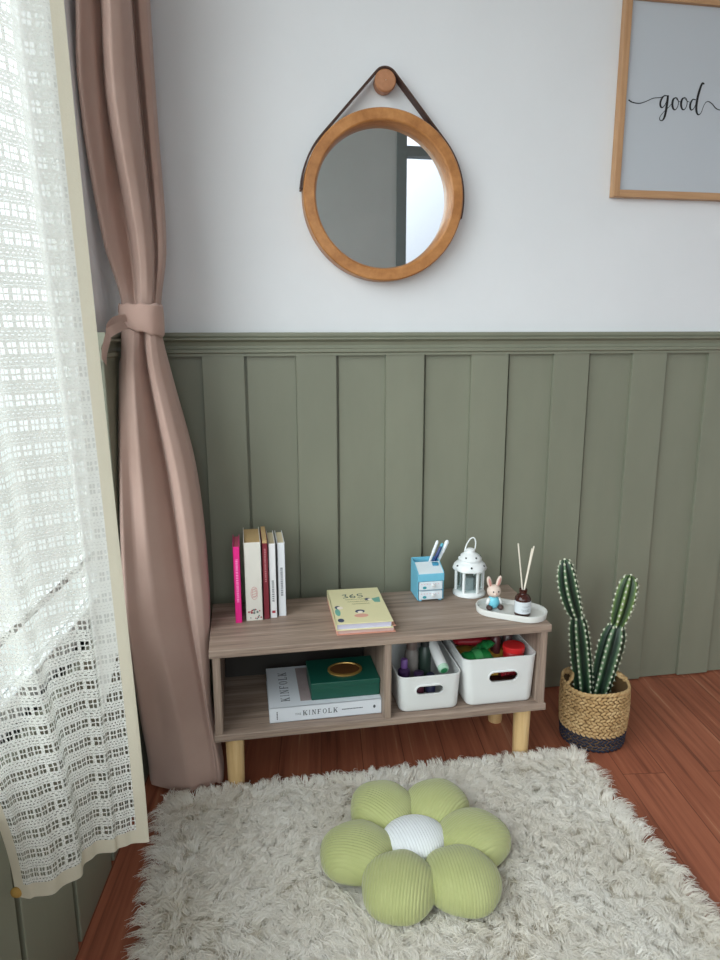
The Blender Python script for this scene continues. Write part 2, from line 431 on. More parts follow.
# wainscot: wide sunk boards with narrower raised ones over their joints
mb = MB()
XN = 0.1417; PT = 0.2235; RW = 0.0985
for k in range(-1, 10):
    x0 = XN + PT * (k - 0) ; 
    if x0 > XR: break
    mb.box(max(x0, WL + 0.006), min(x0 + RW, XR), -0.0185, 0, 0.004, 0.957)
    mb.box(min(x0 + RW + 0.007, XR - 0.001), min(x0 + PT, XR), -0.0075, 0, 0.002, 0.957)
mb.box(WL - 0.01, XR, -0.001, 0, 0.002, 0.957)
wp = mb.build('wainscot', M_SAGE, wall_back, bevel=0.0012, seg=1); struct(wp)
def rail_prof():   # (depth, height)
    return [(p[0] * 1.22, p[1]) for p in [(0, 0.951), (0.017, 0.951), (0.017, 0.957), (0.021, 0.960), (0.021, 0.967), (0.0165, 0.9695), (0.015, 0.976), (0.0175, 0.984), (0.023, 0.988), (0.026, 0.990), (0.026, 0.9935), (0.021, 0.995), (0.023, 0.999), (0.023, 1.006), (0, 1.007)]]
mb = MB(); mb.prism(rail_prof(), lambda u, v, d: (d, -u, v), WL + 0.02, XR); struct(mb.build('trim_1', M_SAGE))
mb = MB()
ss = [0.004, 0.15, 0.328, 0.505, 0.688, 0.868, 1.05, 1.23, 1.41, 1.59, 1.77, 1.95, 2.13, 2.31, 2.5, 2.7, 2.9, 3.1, SE]
for a, b2 in zip(ss[:-1], ss[1:]):
    top = 0.957 if (b2 < S0 or a > S1) else ZW0 - 0.02
    lbox(mb, a + 0.009, b2 - 0.006, 0.003, 0.019, 0.002, top); lbox(mb, a, b2, 0, 0.003, 0.002, top)
struct(mb.build('wainscot', M_SAGE, wall_left, bevel=0.0012, seg=1))
M_DARKJ = mat('joint_shadow_gap', '2f332c', 0.8)
mb = MB(); 
for s_a, s_b in ((0.02, S0), (S1, SE)): mb.prism(rail_prof(), lambda u, v, d: W(d, u, v), s_a, s_b)
struct(mb.build('trim_2', M_SAGE))
mb = MB(); lbox(mb, S0 - 0.03, S1 + 0.03, -0.03, 0.02, ZW0 - 0.02, ZW0); struct(mb.build('trim_3', M_SAGE, bevel=0.002))

# ------------------------------------------------------------------ cabinet
CX0, CX1, CYF, CYB = -0.081, 0.676, -0.366, -0.104
ZT = 0.361
cab = thing('low_cabinet', (0.3, -0.235, 0), 'low grey-brown oak two-bay cabinet on pale round legs, against the green panelling', 'cabinet')
MB().box(CX0, CX1, CYF, CYB, 0.3435, ZT).build('top_panel', M_OAK_X, cab, bevel=0.0015)
MB().box(CX0 + 0.003, CX1 - 0.003, CYF + 0.001, CYB, 0.150, 0.1665).build('bottom_panel', M_OAK_X, cab, bevel=0.0015)
MB().box(CX0 + 0.006, CX0 + 0.0225, CYF + 0.004, CYB, 0.1665, 0.3435).build('side_panel', M_OAK_Z, cab, bevel=0.001)
MB().box(CX1 - 0.0235, CX1 - 0.007, CYF + 0.004, CYB, 0.1665, 0.3435).build('side_panel', M_OAK_Z, cab, bevel=0.001)
MB().box(0.2915, 0.3075, CYF + 0.004, CYB, 0.1665, 0.3435).build('divider', M_OAK_Z, cab, bevel=0.001)
MB().box(CX0 + 0.0225, CX1 - 0.0235, CYB - 0.004, CYB - 0.001, 0.1665, 0.3435).build('bay_shade_panel', mat('painted_bay_shade', '2c2723', 0.7), cab)  # added dark sheet, its colour stands in for deep shade inside the bays
for x in (-0.037, 0.637):
    for y in (-0.315, -0.15):
        MB().lathe([(0.0175, 0.0), (0.0185, 0.004), (0.0205, 0.15)], (x, y, 0), 24).build('leg', M_LEG, cab, smooth=True, angle=50)

# ------------------------------------------------------------------ rug
RX0, RX1, RY0, RY1 = -0.178, 0.764, -0.350, -1.35
def make_fur():
    m, t, b = base('ivory_pile')
    at = t.n.new('ShaderNodeAttribute'); at.attribute_name = 'tone'
    n = t.noise(t.coords(), 5, 3)
    f = t.math('ADD', t.math('MULTIPLY', at.outputs['Fac'], 0.7), t.math('MULTIPLY', n, 0.3))
    t.link(t.ramp(f, [(0.1, 'f1ece3'), (0.5, 'f6f2eb'), (0.9, 'faf8f4')]), b.inputs['Base Color'])
    b.inputs['Roughness'].default_value = 0.75; b.inputs['Specular IOR Level'].default_value = 0.2
    tr = t.n.new('ShaderNodeBsdfTranslucent'); tr.inputs['Color'].default_value = lin('f7f3ec')
    mx = t.n.new('ShaderNodeMixShader'); mx.inputs[0].default_value = 0.42
    t.link(b.outputs[0], mx.inputs[1]); t.link(tr.outputs[0], mx.inputs[2]); t.link(mx.outputs[0], t.n['Material Output'].inputs['Surface'])
    return m
M_FUR = make_fur()
rug = thing('shag_rug', (0.285, -0.85, 0), 'ivory shaggy long-pile rug on the wooden floor in front of the cabinet', 'rug')
MB().prism(rrect(RX0 + 0.006, RX1 - 0.006, RY1, RY0 - 0.004, 0.03), lambda u, v, d: (u, v, d), 0.001, 0.014).build('backing', mat('rug_backing', 'ddd6c8', 0.9), rug)

PC = (0.300, -0.614)
PET = [(-0.041, 0.100), (0.064, 0.086), (0.107, -0.010), (0.056, -0.102), (-0.054, -0.096), (-0.110, -0.006)]
def pile():
    step = 0.0118
    xs = np.arange(RX0, RX1 + 1e-6, step); ys = np.arange(RY1 + 0.25, RY0 + 1e-6, step)
    gx, gy = np.meshgrid(xs, ys); bx = gx.ravel() + rng.uniform(-.5, .5, gx.size) * step; by = gy.ravel() + rng.uniform(-.5, .5, gx.size) * step
    n = bx.size; K = 18; SEG = 5
    # smooth direction field + per lock randomness
    def field(x, y, sc, seed):
        r = np.random.default_rng(seed); out = 0
        for _ in range(7):
            a = r.uniform(0, 2 * PI); f = sc * r.uniform(.6, 1.6); out = out + np.sin((x * math.cos(a) + y * math.sin(a)) * f + r.uniform(0, 6.3))
        return out / 2.2
    th = field(bx, by, 9, 1) * 1.3 + rng.normal(0, 0.75, n) + 4.4
    # near the edges the pile falls outwards
    for d, ang in ((bx - RX0, PI), (RX1 - bx, 0.0), (RY0 - by, PI / 2)):
        w = np.clip(1 - d / 0.055, 0, 1); dx = np.cos(th) * (1 - w) + math.cos(ang) * w * 1.4; dy = np.sin(th) * (1 - w) + math.sin(ang) * w * 1.4
        th = np.where(w > 0, np.arctan2(dy, dx) + rng.normal(0, .2, n) * (w > 0), th)
    curl = rng.normal(0, 1.0, n); ln = rng.uniform(0.032, 0.052, n)
    ln = ln * np.where(by > RY0 - 0.02, 0.75, 1)
    tone = np.clip(0.5 + 0.25 * field(bx, by, 30, 3) + rng.normal(0, .2, n), 0, 1)
    # squashed under the cushion
    dc = np.hypot(bx - PC[0], by - PC[1]); sq = np.where(dc < 0.155, 0.35, 1.0)
    for px, py in PET: sq = np.where(np.hypot(bx - PC[0] - px, by - PC[1] - py) < 0.055, 0.35, sq)
    Hh = rng.uniform(0.024, 0.030, n) * sq
    V = []; 
    t = np.linspace(0, 1, SEG + 1)
    rep = lambda a: np.repeat(a, K)
    N = n * K
    ox = rng.normal(0, 0.0050, N); oy = rng.normal(0, 0.0050, N)
    sx = rep(bx) + ox; sy = rep(by) + oy
    th2 = rep(th) + rng.normal(0, .14, N); l2 = rep(ln) * rng.uniform(.75, 1.1, N); h2 = rep(Hh) * rng.uniform(.75, 1.12, N); c2 = rep(curl) * 0.9 + rng.normal(0, .25, N)
    out = np.zeros((N, (SEG + 1) * 2, 3), np.float32)
    px = sx.copy(); py = sy.copy(); pull = 0.55
    for i, tt in enumerate(t):
        a = th2 + c2 * np.sin(tt * 4.2) * 0.8
        if i: 
            px = px + np.cos(a) * l2 / SEG * min(1, 0.35 + tt); py = py + np.sin(a) * l2 / SEG * min(1, 0.35 + tt)
        z = 0.011 + h2 * 0.85 * np.sin(min(1, tt * 1.25) * PI / 2) * (1 - 0.28 * max(0, tt - .55) / .45)
        qx = px - ox * pull * tt; qy = py - oy * pull * tt
        # keep clear of the cabinet's legs and the basket
        w = 0.0016 * (1 - 0.7 * tt ** 2) * 0.5
        nx = -np.sin(a) * w; ny = np.cos(a) * w
        tilt = (rng.random(N) - .5) * 0.5 * w if i == 0 else tilt
        out[:, 2 * i, 0] = qx + nx; out[:, 2 * i, 1] = qy + ny; out[:, 2 * i, 2] = z + tilt
        out[:, 2 * i + 1, 0] = qx - nx; out[:, 2 * i + 1, 1] = qy - ny; out[:, 2 * i + 1, 2] = z - tilt
    nv = (SEG + 1) * 2
    V = out.reshape(-1, 3); V[:, 2] = np.maximum(V[:, 2], 0.004)
    basei = (np.arange(N) * nv)[:, None, None]
    q = np.array([[2 * i, 2 * i + 1, 2 * i + 3, 2 * i + 2] for i in range(SEG)])[None]
    F = (basei + q).reshape(-1)
    me = bpy.data.meshes.new('pile')
    off = np.array(rug.location, np.float32)
    me.vertices.add(len(V)); me.vertices.foreach_set('co', (V - off).ravel())
    nf = N * SEG
    me.loops.add(nf * 4); me.loops.foreach_set('vertex_index', F.astype(np.int32))
    me.polygons.add(nf); me.polygons.foreach_set('loop_start', np.arange(0, nf * 4, 4, dtype=np.int32))
    me.update(calc_edges=True)
    at = me.attributes.new('tone', 'FLOAT', 'POINT'); at.data.foreach_set('value', np.repeat(rep(tone) * .8 + rng.random(N) * .2, nv).astype(np.float32))
    me.materials.append(M_FUR); me.shade_smooth()
    o = bpy.data.objects.new('pile', me); COL.objects.link(o); o.parent = rug; o['kind'] = 'stuff'
pile()

# ------------------------------------------------------------------ flower cushion
def uv_from(o, fn):
    me = o.data; uvl = me.uv_layers.new(name='UVMap')
    for lp in me.loops:
        uvl.data[lp.index].uv = fn(me.vertices[lp.vertex_index].co)
cush = thing('flower_cushion', (PC[0], PC[1], 0.012), 'plush flower floor cushion, six sage green corduroy petals round a white middle, on the rug', 'cushion')
CZ = 0.018
for i, (px, py) in enumerate(PET):
    a = math.atan2(py, px); ra, rt, rh = 0.075, 0.067, 0.047
    vs = MB(); nu, nv = 40, 24
    rings = []
    for j in range(nv + 1):
        ph = PI * j / nv; ring = []
        for k in range(nu):
            an = 2 * PI * k / nu; x = math.sin(ph) * math.cos(an); y = math.sin(ph) * math.sin(an); z = -math.cos(ph)
            # squarish puffed cushion, pinched towards the middle of the flower
            sgn = lambda q, e: math.copysign(abs(q) ** e, q)
            pin = 1 - 0.30 * max(0, -x) ** 2; hz = 1 - 0.28 * max(0, -x) ** 2
            wr = 1 + 0.02 * math.sin(5 * an + i)
            X = x * ra * wr; Y = y * rt * pin * wr; Z = sgn(z, 0.8) * rh * hz * (0.72 if z < 0 else 1.0)
            c, s = math.cos(a), math.sin(a)
            ring.append((PC[0] + px * 1.0 + X * c - Y * s, PC[1] + py * 1.0 + X * s + Y * c, CZ + rh * 0.72 + Z))
        rings.append(ring)
    vs.loft(rings)
    o = vs.build('petal', M_GREEN, cush, smooth=True, angle=0)
    aa = a + (0.35, -0.2, 0.45, -0.55, 0.15, -0.5)[i]
    uv_from(o, lambda co, aa=aa: (-math.sin(aa) * co.x + math.cos(aa) * co.y, co.z))
mb = MB(); rings = []
for j in range(15):
    ph = PI * j / 14
    rings.append([(PC[0] - 0.002 + 0.063 * math.sin(ph) * math.cos(2 * PI * k / 36), PC[1] + 0.001 + 0.055 * math.sin(ph) * math.sin(2 * PI * k / 36), 0.064 - 0.029 * math.cos(ph)) for k in range(36)])
mb.loft(rings); o = mb.build('flower_center', M_WCORD, cush, smooth=True, angle=0); o['label'] = 'white ribbed middle'
uv_from(o, lambda co: (0.98 * co.x + 0.2 * co.y, co.z))

# ------------------------------------------------------------------ mirror
MC = Vector((0.3555, 0, 1.318)); RO = 0.191; RI = 0.160
mir = thing('round_mirror', (MC.x, -0.002, MC.z), 'round wood-framed mirror with a brown leather strap, hung on a peg on the white wall', 'mirror')
TM = Matrix.Rotation(R(90), 3, 'X')
def lathe_y(prof, seg=96): # profile (r, depth from wall)
    mb = MB(); mb.lathe([(r, -d) for r, d in prof], (0, 0, 0), seg); return mb
def to_wall(mb, c): mb.v = [(c.x + v[0], c.y + v[2], c.z + v[1]) for v in mb.v]; return mb
ringp = [(RI, 0.002), (RI, 0.030), (RI + 0.004, 0.043), (RI + 0.007, 0.045), (RO - 0.003, 0.045), (RO, 0.042), (RO, 0.002), (RI, 0.002)]
mb = MB(); segs = 120
rings = [[(MC.x + r * math.cos(2 * PI * k / segs), -d, MC.z + r * math.sin(2 * PI * k / segs)) for k in range(segs)] for r, d in ringp]
mb.loft(rings); mb.build('frame', M_BEECH, mir, smooth=True, angle=30)
mb = MB(); mb.loft([[(MC.x + r * math.cos(2 * PI * k / segs), -0.010, MC.z + r * math.sin(2 * PI * k / segs)) for k in range(segs)] for r in (0.0005, RI + 0.001)]); mb.build('glass', M_MIRROR, mir, recalc=False)
PEG = Vector((0.358, 0, 1.568)); PR = 0.0250
# strap: up the left flank, over the peg, down the right flank
top = [PEG.x, PEG.z]
pts = []
def tang(side):
    d = Vector((PEG.x - MC.x, PEG.z - MC.z)); D = d.length; 
    # outer tangent between ring (radius RO+) and peg (radius PR)
    al = math.atan2(d.y, d.x); be = math.acos((RO + 0.002 - PR - 0.002) / D)
    return al + (be if side < 0 else -be)
aL, aR = tang(-1), tang(1)
endL, endR = R(177), R(-13)
arc = lambda c, r, a: (c.x + r * math.cos(a), c.z + r * math.sin(a))
for k in range(25): pts.append(arc(MC, RO + 0.002, endL + (aL - endL) * k / 24))
for k in range(13): pts.append(arc(PEG, PR + 0.001, aL + (aR - aL) * k / 12))
for k in range(25): pts.append(arc(MC, RO + 0.002, aR + (endR - aR) * k / 24))
mb = MB(); T2 = 0.0042; prof = []
ringsL = []
for i, p in enumerate(pts):
    q = np.array(pts[min(i + 1, len(pts) - 1)]) - np.array(pts[max(i - 1, 0)]); q = q / np.linalg.norm(q); nn = np.array([-q[1], q[0]])
    tw = (i / (len(pts) - 1))
    y0, y1 = -0.007, -0.033
    ringsL.append([(p[0] - nn[0] * 0 , y0, p[1]), (p[0], y1, p[1]), (p[0] + nn[0] * -T2 * -1, y1, p[1] + nn[1] * T2), (p[0] + nn[0] * T2, y0, p[1] + nn[1] * T2)])
mb.loft(ringsL, True, (True, True)); mb.build('strap', M_STRAP, mir)
M_SCREW = mat('dark_screw', '3a2a24', 0.4, metal=0.6)
for a in (endL - 0.02, endR + 0.02):
    c = arc(MC, RO + 0.004, a); MB().ell((c[0], -0.024, c[1]), (0.004, 0.004, 0.004), nu=10, nv=6).build('screw', M_SCREW, mir, smooth=True)
peg = MB(); segs = 40
peg.loft([[(PEG.x + r * math.cos(2 * PI * k / segs), -d, PEG.z + r * math.sin(2 * PI * k / segs)) for k in range(segs)] for r, d in ((0.02, 0.0), (PR - 0.002, 0.004), (PR - 0.001, 0.022), (PR - 0.0005, 0.026), (PR, 0.031), (PR - 0.003, 0.035), (0.001, 0.036))])
o = peg.build('wall_peg', M_PEG, smooth=True, angle=35)
tag(o, 'round wooden wall peg holding the mirror strap', 'peg')

# ------------------------------------------------------------------ framed print
FX0, FX1, FZ0, FZ1 = 0.945, 1.365, 1.3385, 1.800
fr = thing('framed_print', ((FX0 + FX1) / 2, -0.002, FZ0), 'light wood framed print with brush lettering reading good, on the white wall', 'picture')
fw = 0.017
MB().box(FX0, FX0 + fw, -0.022, -0.001, FZ0, FZ1).build('frame_side', M_FRAME, fr, bevel=0.0015)
MB().box(FX1 - fw, FX1, -0.022, -0.001, FZ0, FZ1).build('frame_side', M_FRAME, fr, bevel=0.0015)
MB().box(FX0 + fw, FX1 - fw, -0.022, -0.001, FZ0, FZ0 + fw).build('frame_rail', M_FRAME_X, fr, bevel=0.0015)
MB().box(FX0 + fw, FX1 - fw, -0.022, -0.001, FZ1 - fw, FZ1).build('frame_rail', M_FRAME_X, fr, bevel=0.0015)
sheet = MB().box(FX0 + fw, FX1 - fw, -0.0115, -0.002, FZ0 + fw, FZ1 - fw).build('print_sheet', mat('cool_white_paper', 'bfc3ca', 0.55, 0.02, 4), fr)
ST = {
'lead': ([(0.9734, 1.5644), (0.9843, 1.5596), (1.0031, 1.558), (1.0213, 1.5637), (1.0394, 1.5715), (1.058, 1.574), (1.0689, 1.5784)], [.0034, .0026, .0022, .0018, .0018, .0016, .0016]),
'g1': ([(1.0757, 1.5787), (1.0682, 1.5783), (1.0614, 1.5698), (1.0594, 1.5593), (1.0627, 1.5521), (1.069, 1.5537), (1.0759, 1.5655), (1.0787, 1.5795)], [.002, .003, .0045, .005, .004, .002, .0018, .003]),
'g2': ([(1.0786, 1.5801), (1.078, 1.5633), (1.0762, 1.5426), (1.073, 1.5282), (1.0676, 1.5219), (1.0617, 1.5235), (1.0615, 1.5299), (1.0695, 1.5407), (1.0828, 1.5531), (1.0923, 1.5641)], [.005, .006, .006, .005, .0028, .0022, .0018, .0014, .0014, .0014]),
'o1': ([(1.0995, 1.5761), (1.0939, 1.5714), (1.0923, 1.5609), (1.0955, 1.5512), (1.1012, 1.5483), (1.1067, 1.5543), (1.1087, 1.5649), (1.105, 1.5742), (1.0995, 1.5761), (1.1079, 1.569), (1.1158, 1.5662)], [.002, .005, .0056, .0046, .0024, .0018, .0018, .0016, .0014, .0013, .0013]),
'd1': ([(1.1553, 1.5736), (1.1475, 1.5741), (1.142, 1.5649), (1.1419, 1.5554), (1.1459, 1.5498), (1.1524, 1.5543), (1.1586, 1.5683)], [.002, .003, .005, .0052, .003, .0018, .0016]),
'd2': ([(1.1754, 1.6111), (1.1693, 1.6114), (1.1642, 1.5978), (1.1599, 1.577), (1.1589, 1.5578), (1.1615, 1.5451), (1.1671, 1.5399), (1.1738, 1.5457), (1.1788, 1.5604), (1.1847, 1.5696), (1.1923, 1.5713), (1.2025, 1.5663), (1.2133, 1.5573), (1.2255, 1.5537), (1.2448, 1.5556), (1.2748, 1.5683)], [.0036, .005, .0058, .006, .006, .0052, .003, .0016, .0014, .0016, .002, .0024, .0024, .002, .0018, .001])}
mb = MB(); fw_ = lambda u, v, d: (u, d, v)
for k, (p_, w_) in ST.items(): ribbon(mb, p_, w_, fw_, -0.0117, -0.0121)
ribbon(mb, [(x + 0.0239, z + 0.0012) for x, z in ST['o1'][0]], ST['o1'][1], fw_, -0.0117, -0.0121)
mb.build('lettering', M_INK, sheet)['label'] = 'black brush lettering'

# ------------------------------------------------------------------ pink curtain
CUR = [
(2.2, [(-0.2546, -0.285), (-0.2464, -0.292), (-0.2328, -0.258), (-0.2286, -0.215), (-0.2161, -0.255), (-0.2006, -0.275), (-0.182, -0.262), (-0.1716, -0.225), (-0.1726, -0.165), (-0.1599, -0.19), (-0.1457, -0.185), (-0.1446, -0.13)]),
(1.601, [(-0.2546, -0.285), (-0.2464, -0.292), (-0.2328, -0.258), (-0.2286, -0.215), (-0.2161, -0.255), (-0.2006, -0.275), (-0.182, -0.262), (-0.1716, -0.225), (-0.1726, -0.165), (-0.1599, -0.19), (-0.1457, -0.185), (-0.1446, -0.13)]),
(1.433, [(-0.2633, -0.285), (-0.255, -0.292), (-0.2407, -0.258), (-0.2324, -0.215), (-0.2182, -0.255), (-0.2025, -0.275), (-0.1832, -0.262), (-0.1701, -0.225), (-0.1685, -0.165), (-0.1558, -0.19), (-0.145, -0.185), (-0.1432, -0.13)]),
(1.183, [(-0.2461, -0.255), (-0.2393, -0.262), (-0.2207, -0.24), (-0.2043, -0.21), (-0.196, -0.228), (-0.1819, -0.248), (-0.1691, -0.244), (-0.158, -0.225), (-0.156, -0.19), (-0.1483, -0.207), (-0.139, -0.202), (-0.1366, -0.165)]),
(1.07, [(-0.2239, -0.235), (-0.2188, -0.243), (-0.2081, -0.238), (-0.1979, -0.228), (-0.1905, -0.24), (-0.182, -0.246), (-0.1725, -0.245), (-0.1636, -0.238), (-0.1612, -0.225), (-0.1569, -0.228), (-0.1521, -0.218), (-0.151, -0.19)]),
(1.011, [(-0.23, -0.235), (-0.2243, -0.247), (-0.212, -0.252), (-0.2002, -0.254), (-0.1911, -0.25), (-0.1871, -0.236), (-0.1837, -0.232), (-0.1781, -0.246), (-0.1698, -0.25), (-0.1608, -0.244), (-0.1529, -0.225), (-0.1545, -0.19)]),
(0.932, [(-0.2381, -0.238), (-0.2306, -0.255), (-0.2171, -0.268), (-0.2031, -0.272), (-0.1934, -0.258), (-0.1863, -0.236), (-0.1826, -0.226), (-0.1768, -0.25), (-0.1661, -0.258), (-0.1532, -0.25), (-0.1414, -0.228), (-0.1412, -0.185)]),
(0.703, [(-0.2445, -0.292), (-0.2380, -0.303), (-0.2222, -0.288), (-0.1996, -0.296), (-0.1787, -0.272), (-0.1616, -0.242), (-0.1547, -0.228), (-0.1459, -0.258), (-0.1308, -0.268), (-0.1132, -0.258), (-0.0982, -0.232), (-0.0968, -0.18)]),
(0.434, [(-0.2453, -0.330), (-0.2374, -0.340), (-0.217, -0.318), (-0.1874, -0.308), (-0.161, -0.285), (-0.138, -0.258), (-0.1304, -0.245), (-0.1246, -0.268), (-0.1114, -0.278), (-0.0940, -0.27), (-0.0825, -0.25), (-0.0820, -0.2)]),
(0.193, [(-0.2375, -0.298), (-0.2290, -0.308), (-0.1942, -0.305), (-0.1554, -0.315), (-0.131, -0.3), (-0.1081, -0.285), (-0.0998, -0.275), (-0.097, -0.29), (-0.0935, -0.295), (-0.0904, -0.29), (-0.0873, -0.28), (-0.0878, -0.23)]),
(0.012, [(-0.2359, -0.25), (-0.2253, -0.285), (-0.1842, -0.305), (-0.1399, -0.318), (-0.1119, -0.312), (-0.0909, -0.305), (-0.082, -0.3), (-0.0762, -0.305), (-0.0718, -0.303), (-0.0684, -0.298), (-0.0663, -0.29), (-0.0656, -0.25)]),
]
cur = thing('tied_curtain', (-0.19, -0.25, 0.01), 'dusty pink curtain gathered by a tieback in the corner beside the cabinet', 'curtain')
def crisp(P, k=5, mix=0.75):
    my = sum(p[1] for p in P) / len(P); P = [(p[0], my + (p[1] - my) * 1.2) for p in P]
    A = np.array(catmull(P, k)); P = np.array(P); B = np.array([P[i] + (P[i + 1] - P[i]) * j / k for i in range(len(P) - 1) for j in range(k)] + [P[-1]])
    return A * (1 - mix) + B * mix
rows = [(z, crisp(P)) for z, P in CUR]
zs = [r[0] for r in rows]; grid = np.array([r[1] for r in rows])
def interp_rows(z):
    # smooth (monotone) interpolation between the measured rows
    for i in range(len(zs) - 1):
        if zs[i] >= z >= zs[i + 1]:
            t = (zs[i] - z) / (zs[i] - zs[i + 1])
            def slope(j):
                if j <= 0 or j >= len(zs) - 1: return np.zeros_like(grid[0])
                return (grid[j + 1] - grid[j - 1]) / (zs[j + 1] - zs[j - 1])
            h = zs[i + 1] - zs[i]; h00 = 2*t**3-3*t*t+1; h10 = t**3-2*t*t+t; h01 = -2*t**3+3*t*t; h11 = t**3-t*t
            return h00*grid[i] + h10*h*slope(i) + h01*grid[i+1] + h11*h*slope(i+1)
levels = np.linspace(2.2, 0.012, 90)
rings = [[(p[0], p[1], z) for p in interp_rows(z)] for z in levels]
# the cloth turns back behind the front folds to the wall side
def back(ring):
    a, b2 = np.array(ring[-1]), np.array(ring[0]); out = []
    for k in range(1, 12):
        t = k / 12; p = a * (1 - t) + b2 * t; bulge = math.sin(PI * t) * 0.02 + 0.006 * math.sin(t * 19)
        x, y = p[0] + 0.35 * bulge, p[1] + bulge
        x = max(x, WL + 0.122 * y + 0.03); out.append((x, y, p[2]))
    return out
rings = [r + back(r) for r in rings]
rings = [[(max(x, WL + 0.122 * y + (0.0205 if z < 0.96 else 0.032 if z < 1.03 else 0.004)), y, z) for x, y, z in r] for r in rings]
mb = MB(); mb.loft(rings); o = mb.build('drape', M_PINK, cur, smooth=True, angle=0)
# tieback: band round the waist + hanging bow end
mb = MB(); br = []
sh = lambda q: (-0.1885 + (q[0] + 0.1885) * 0.93, -0.218 + (q[1] + 0.218) * 0.97)
band = [(-0.2305, -0.232), (-0.2265, -0.248), (-0.214, -0.2575), (-0.198, -0.261), (-0.182, -0.2605), (-0.166, -0.2555), (-0.1535, -0.242), (-0.147, -0.222), (-0.1475, -0.192), (-0.160, -0.176), (-0.185, -0.185), (-0.212, -0.205), (-0.228, -0.218)]
bandc = catmull([sh(q) for q in band], 5, True)
nb = len(bandc)
for j, (dz, e) in enumerate(((0.0, 0.0), (0.004, 0.0022), (0.02, 0.003), (0.036, 0.003), (0.050, 0.0022), (0.054, 0.0))):
    ring = []
    for i, p in enumerate(bandc):
        q = bandc[(i + 1) % nb] - bandc[i - 1]; q = q / np.linalg.norm(q); nn = np.array([q[1], -q[0]])
        tilt = 0.010 * (p[0] + 0.19) / 0.04
        ring.append((p[0] + nn[0] * e * -1 * -1, p[1] + nn[1] * e, 1.008 + dz - tilt * (1 - dz / 0.054) + 0.002 * math.sin(i * 0.7) * (j in (0, 5))))
    br.append(ring)
mb.loft(br); tb = mb.build('tieback', make_fabric('tieback_cloth', 'bb9b8f', 'c2a398', sheen=0.15), cur, smooth=True, angle=0, solid=0.0015)
mb = MB()
def strip(path, w, mb=mb, th=0.002):
    Q = catmull(path, 6); rr = []
    for i, p in enumerate(Q):
        rr.append([(p[0] - 0.25 * w[0], p[1] - 0.3 * w[0], p[2] + w[0] / 2), (p[0] + .25 * w[0], p[1] + .3 * w[0], p[2] - w[0] / 2), (p[0] + .25 * w[0], p[1] + .3 * w[0] + th, p[2] - w[0] / 2), (p[0] - .25 * w[0], p[1] - .3 * w[0] + th, p[2] + w[0] / 2)])
    mb.loft(rr, True, (True, True))
mb2 = MB()
strip([(-0.202, -0.236, 1.036), (-0.224, -0.290, 1.031), (-0.235, -0.322, 1.017), (-0.2365, -0.334, 1.000)], (0.013,), mb2)
strip([(-0.2365, -0.336, 1.004), (-0.226, -0.325, 1.012), (-0.210, -0.290, 1.022)], (0.015,), mb2)
strip([(-0.2355, -0.336, 1.002), (-0.240, -0.343, 0.985), (-0.2435, -0.350, 0.968), (-0.2445, -0.353, 0.952)], (0.013,), mb2)
mb2.build('bow_end', M_PINK, tb, smooth=True)

# ------------------------------------------------------------------ sheer curtain
SK = [
(2.2, [(-0.345, -1.11), (-0.32, -1.065), (-0.295, -1.02), (-0.272, -0.985), (-0.255, -0.95), (-0.235, -0.915), (-0.224, -0.895), (-0.207, -0.865), (-0.189, -0.85), (-0.172, -0.835)]),
(1.35, [(-0.345, -1.11), (-0.32, -1.065), (-0.295, -1.02), (-0.272, -0.985), (-0.255, -0.95), (-0.235, -0.915), (-0.224, -0.895), (-0.207, -0.865), (-0.189, -0.85), (-0.172, -0.835)]),
(0.7, [(-0.335, -1.0), (-0.31, -0.96), (-0.285, -0.925), (-0.26, -0.93), (-0.245, -0.90), (-0.222, -0.875), (-0.205, -0.865), (-0.19, -0.855), (-0.172, -0.848), (-0.158, -0.84)]),
(0.3, [(-0.307, -0.897), (-0.285, -0.903), (-0.255, -0.903), (-0.24, -0.88), (-0.23, -0.857), (-0.215, -0.843), (-0.201, -0.836), (-0.185, -0.832), (-0.168, -0.828), (-0.152, -0.825)]),
]
rows = [(z, np.array(catmull(P, 6))) for z, P in SK]; zs = [r[0] for r in rows]; grid = np.array([r[1] for r in rows])
levels = np.linspace(2.2, 0.295, 96)
G = np.array([interp_rows(max(z, 0.3)) for z in levels])        # levels x points x 2
npt = G.shape[1]
ref = np.array([interp_rows(0.55)])[0]; al = np.concatenate([[0], np.cumsum(np.linalg.norm(np.diff(ref, axis=0), axis=1))]); U = (al[-1] - al) * SHEER_U / al[-1]; print('sheer width', al[-1])
V = []; UVs = []
for i, z in enumerate(levels):
    for j in range(npt):
        s = j / (npt - 1)
        fold = 0.0055 * math.sin(s * 20 + z * 1.2) + 0.003 * math.sin(s * 41 - z * 2) 
        fold *= min(1, 1.5 - s)
        V.append((G[i, j, 0] + fold * 0.85, G[i, j, 1] - fold * 0.5, z)); UVs.append((U[j], z - 0.295))
F = [(i * npt + j, i * npt + j + 1, (i + 1) * npt + j + 1, (i + 1) * npt + j) for i in range(len(levels) - 1) for j in range(npt - 1)]
me = bpy.data.meshes.new('sheer_curtain'); me.from_pydata(V, [], F); me.materials.append(M_SHEER)
uvl = me.uv_layers.new(name='UVMap')
for lp in me.loops: uvl.data[lp.index].uv = UVs[lp.vertex_index]
me.shade_smooth()
sheer = bpy.data.objects.new('sheer_curtain', me); COL.objects.link(sheer)
tag(sheer, 'white open-weave crochet sheer with cream edging hanging at the window', 'curtain')
MB().ell((-0.304, -0.899, 0.302), (0.008, 0.004, 0.008), nu=12, nv=8).build('corner_knot', mat('tan_thread', 'a5813f', 0.8, 0.2, 200), None, smooth=True)
kn = bpy.data.objects['corner_knot']; kn.parent = sheer; kn['label'] = 'tan knot at the lower corner'
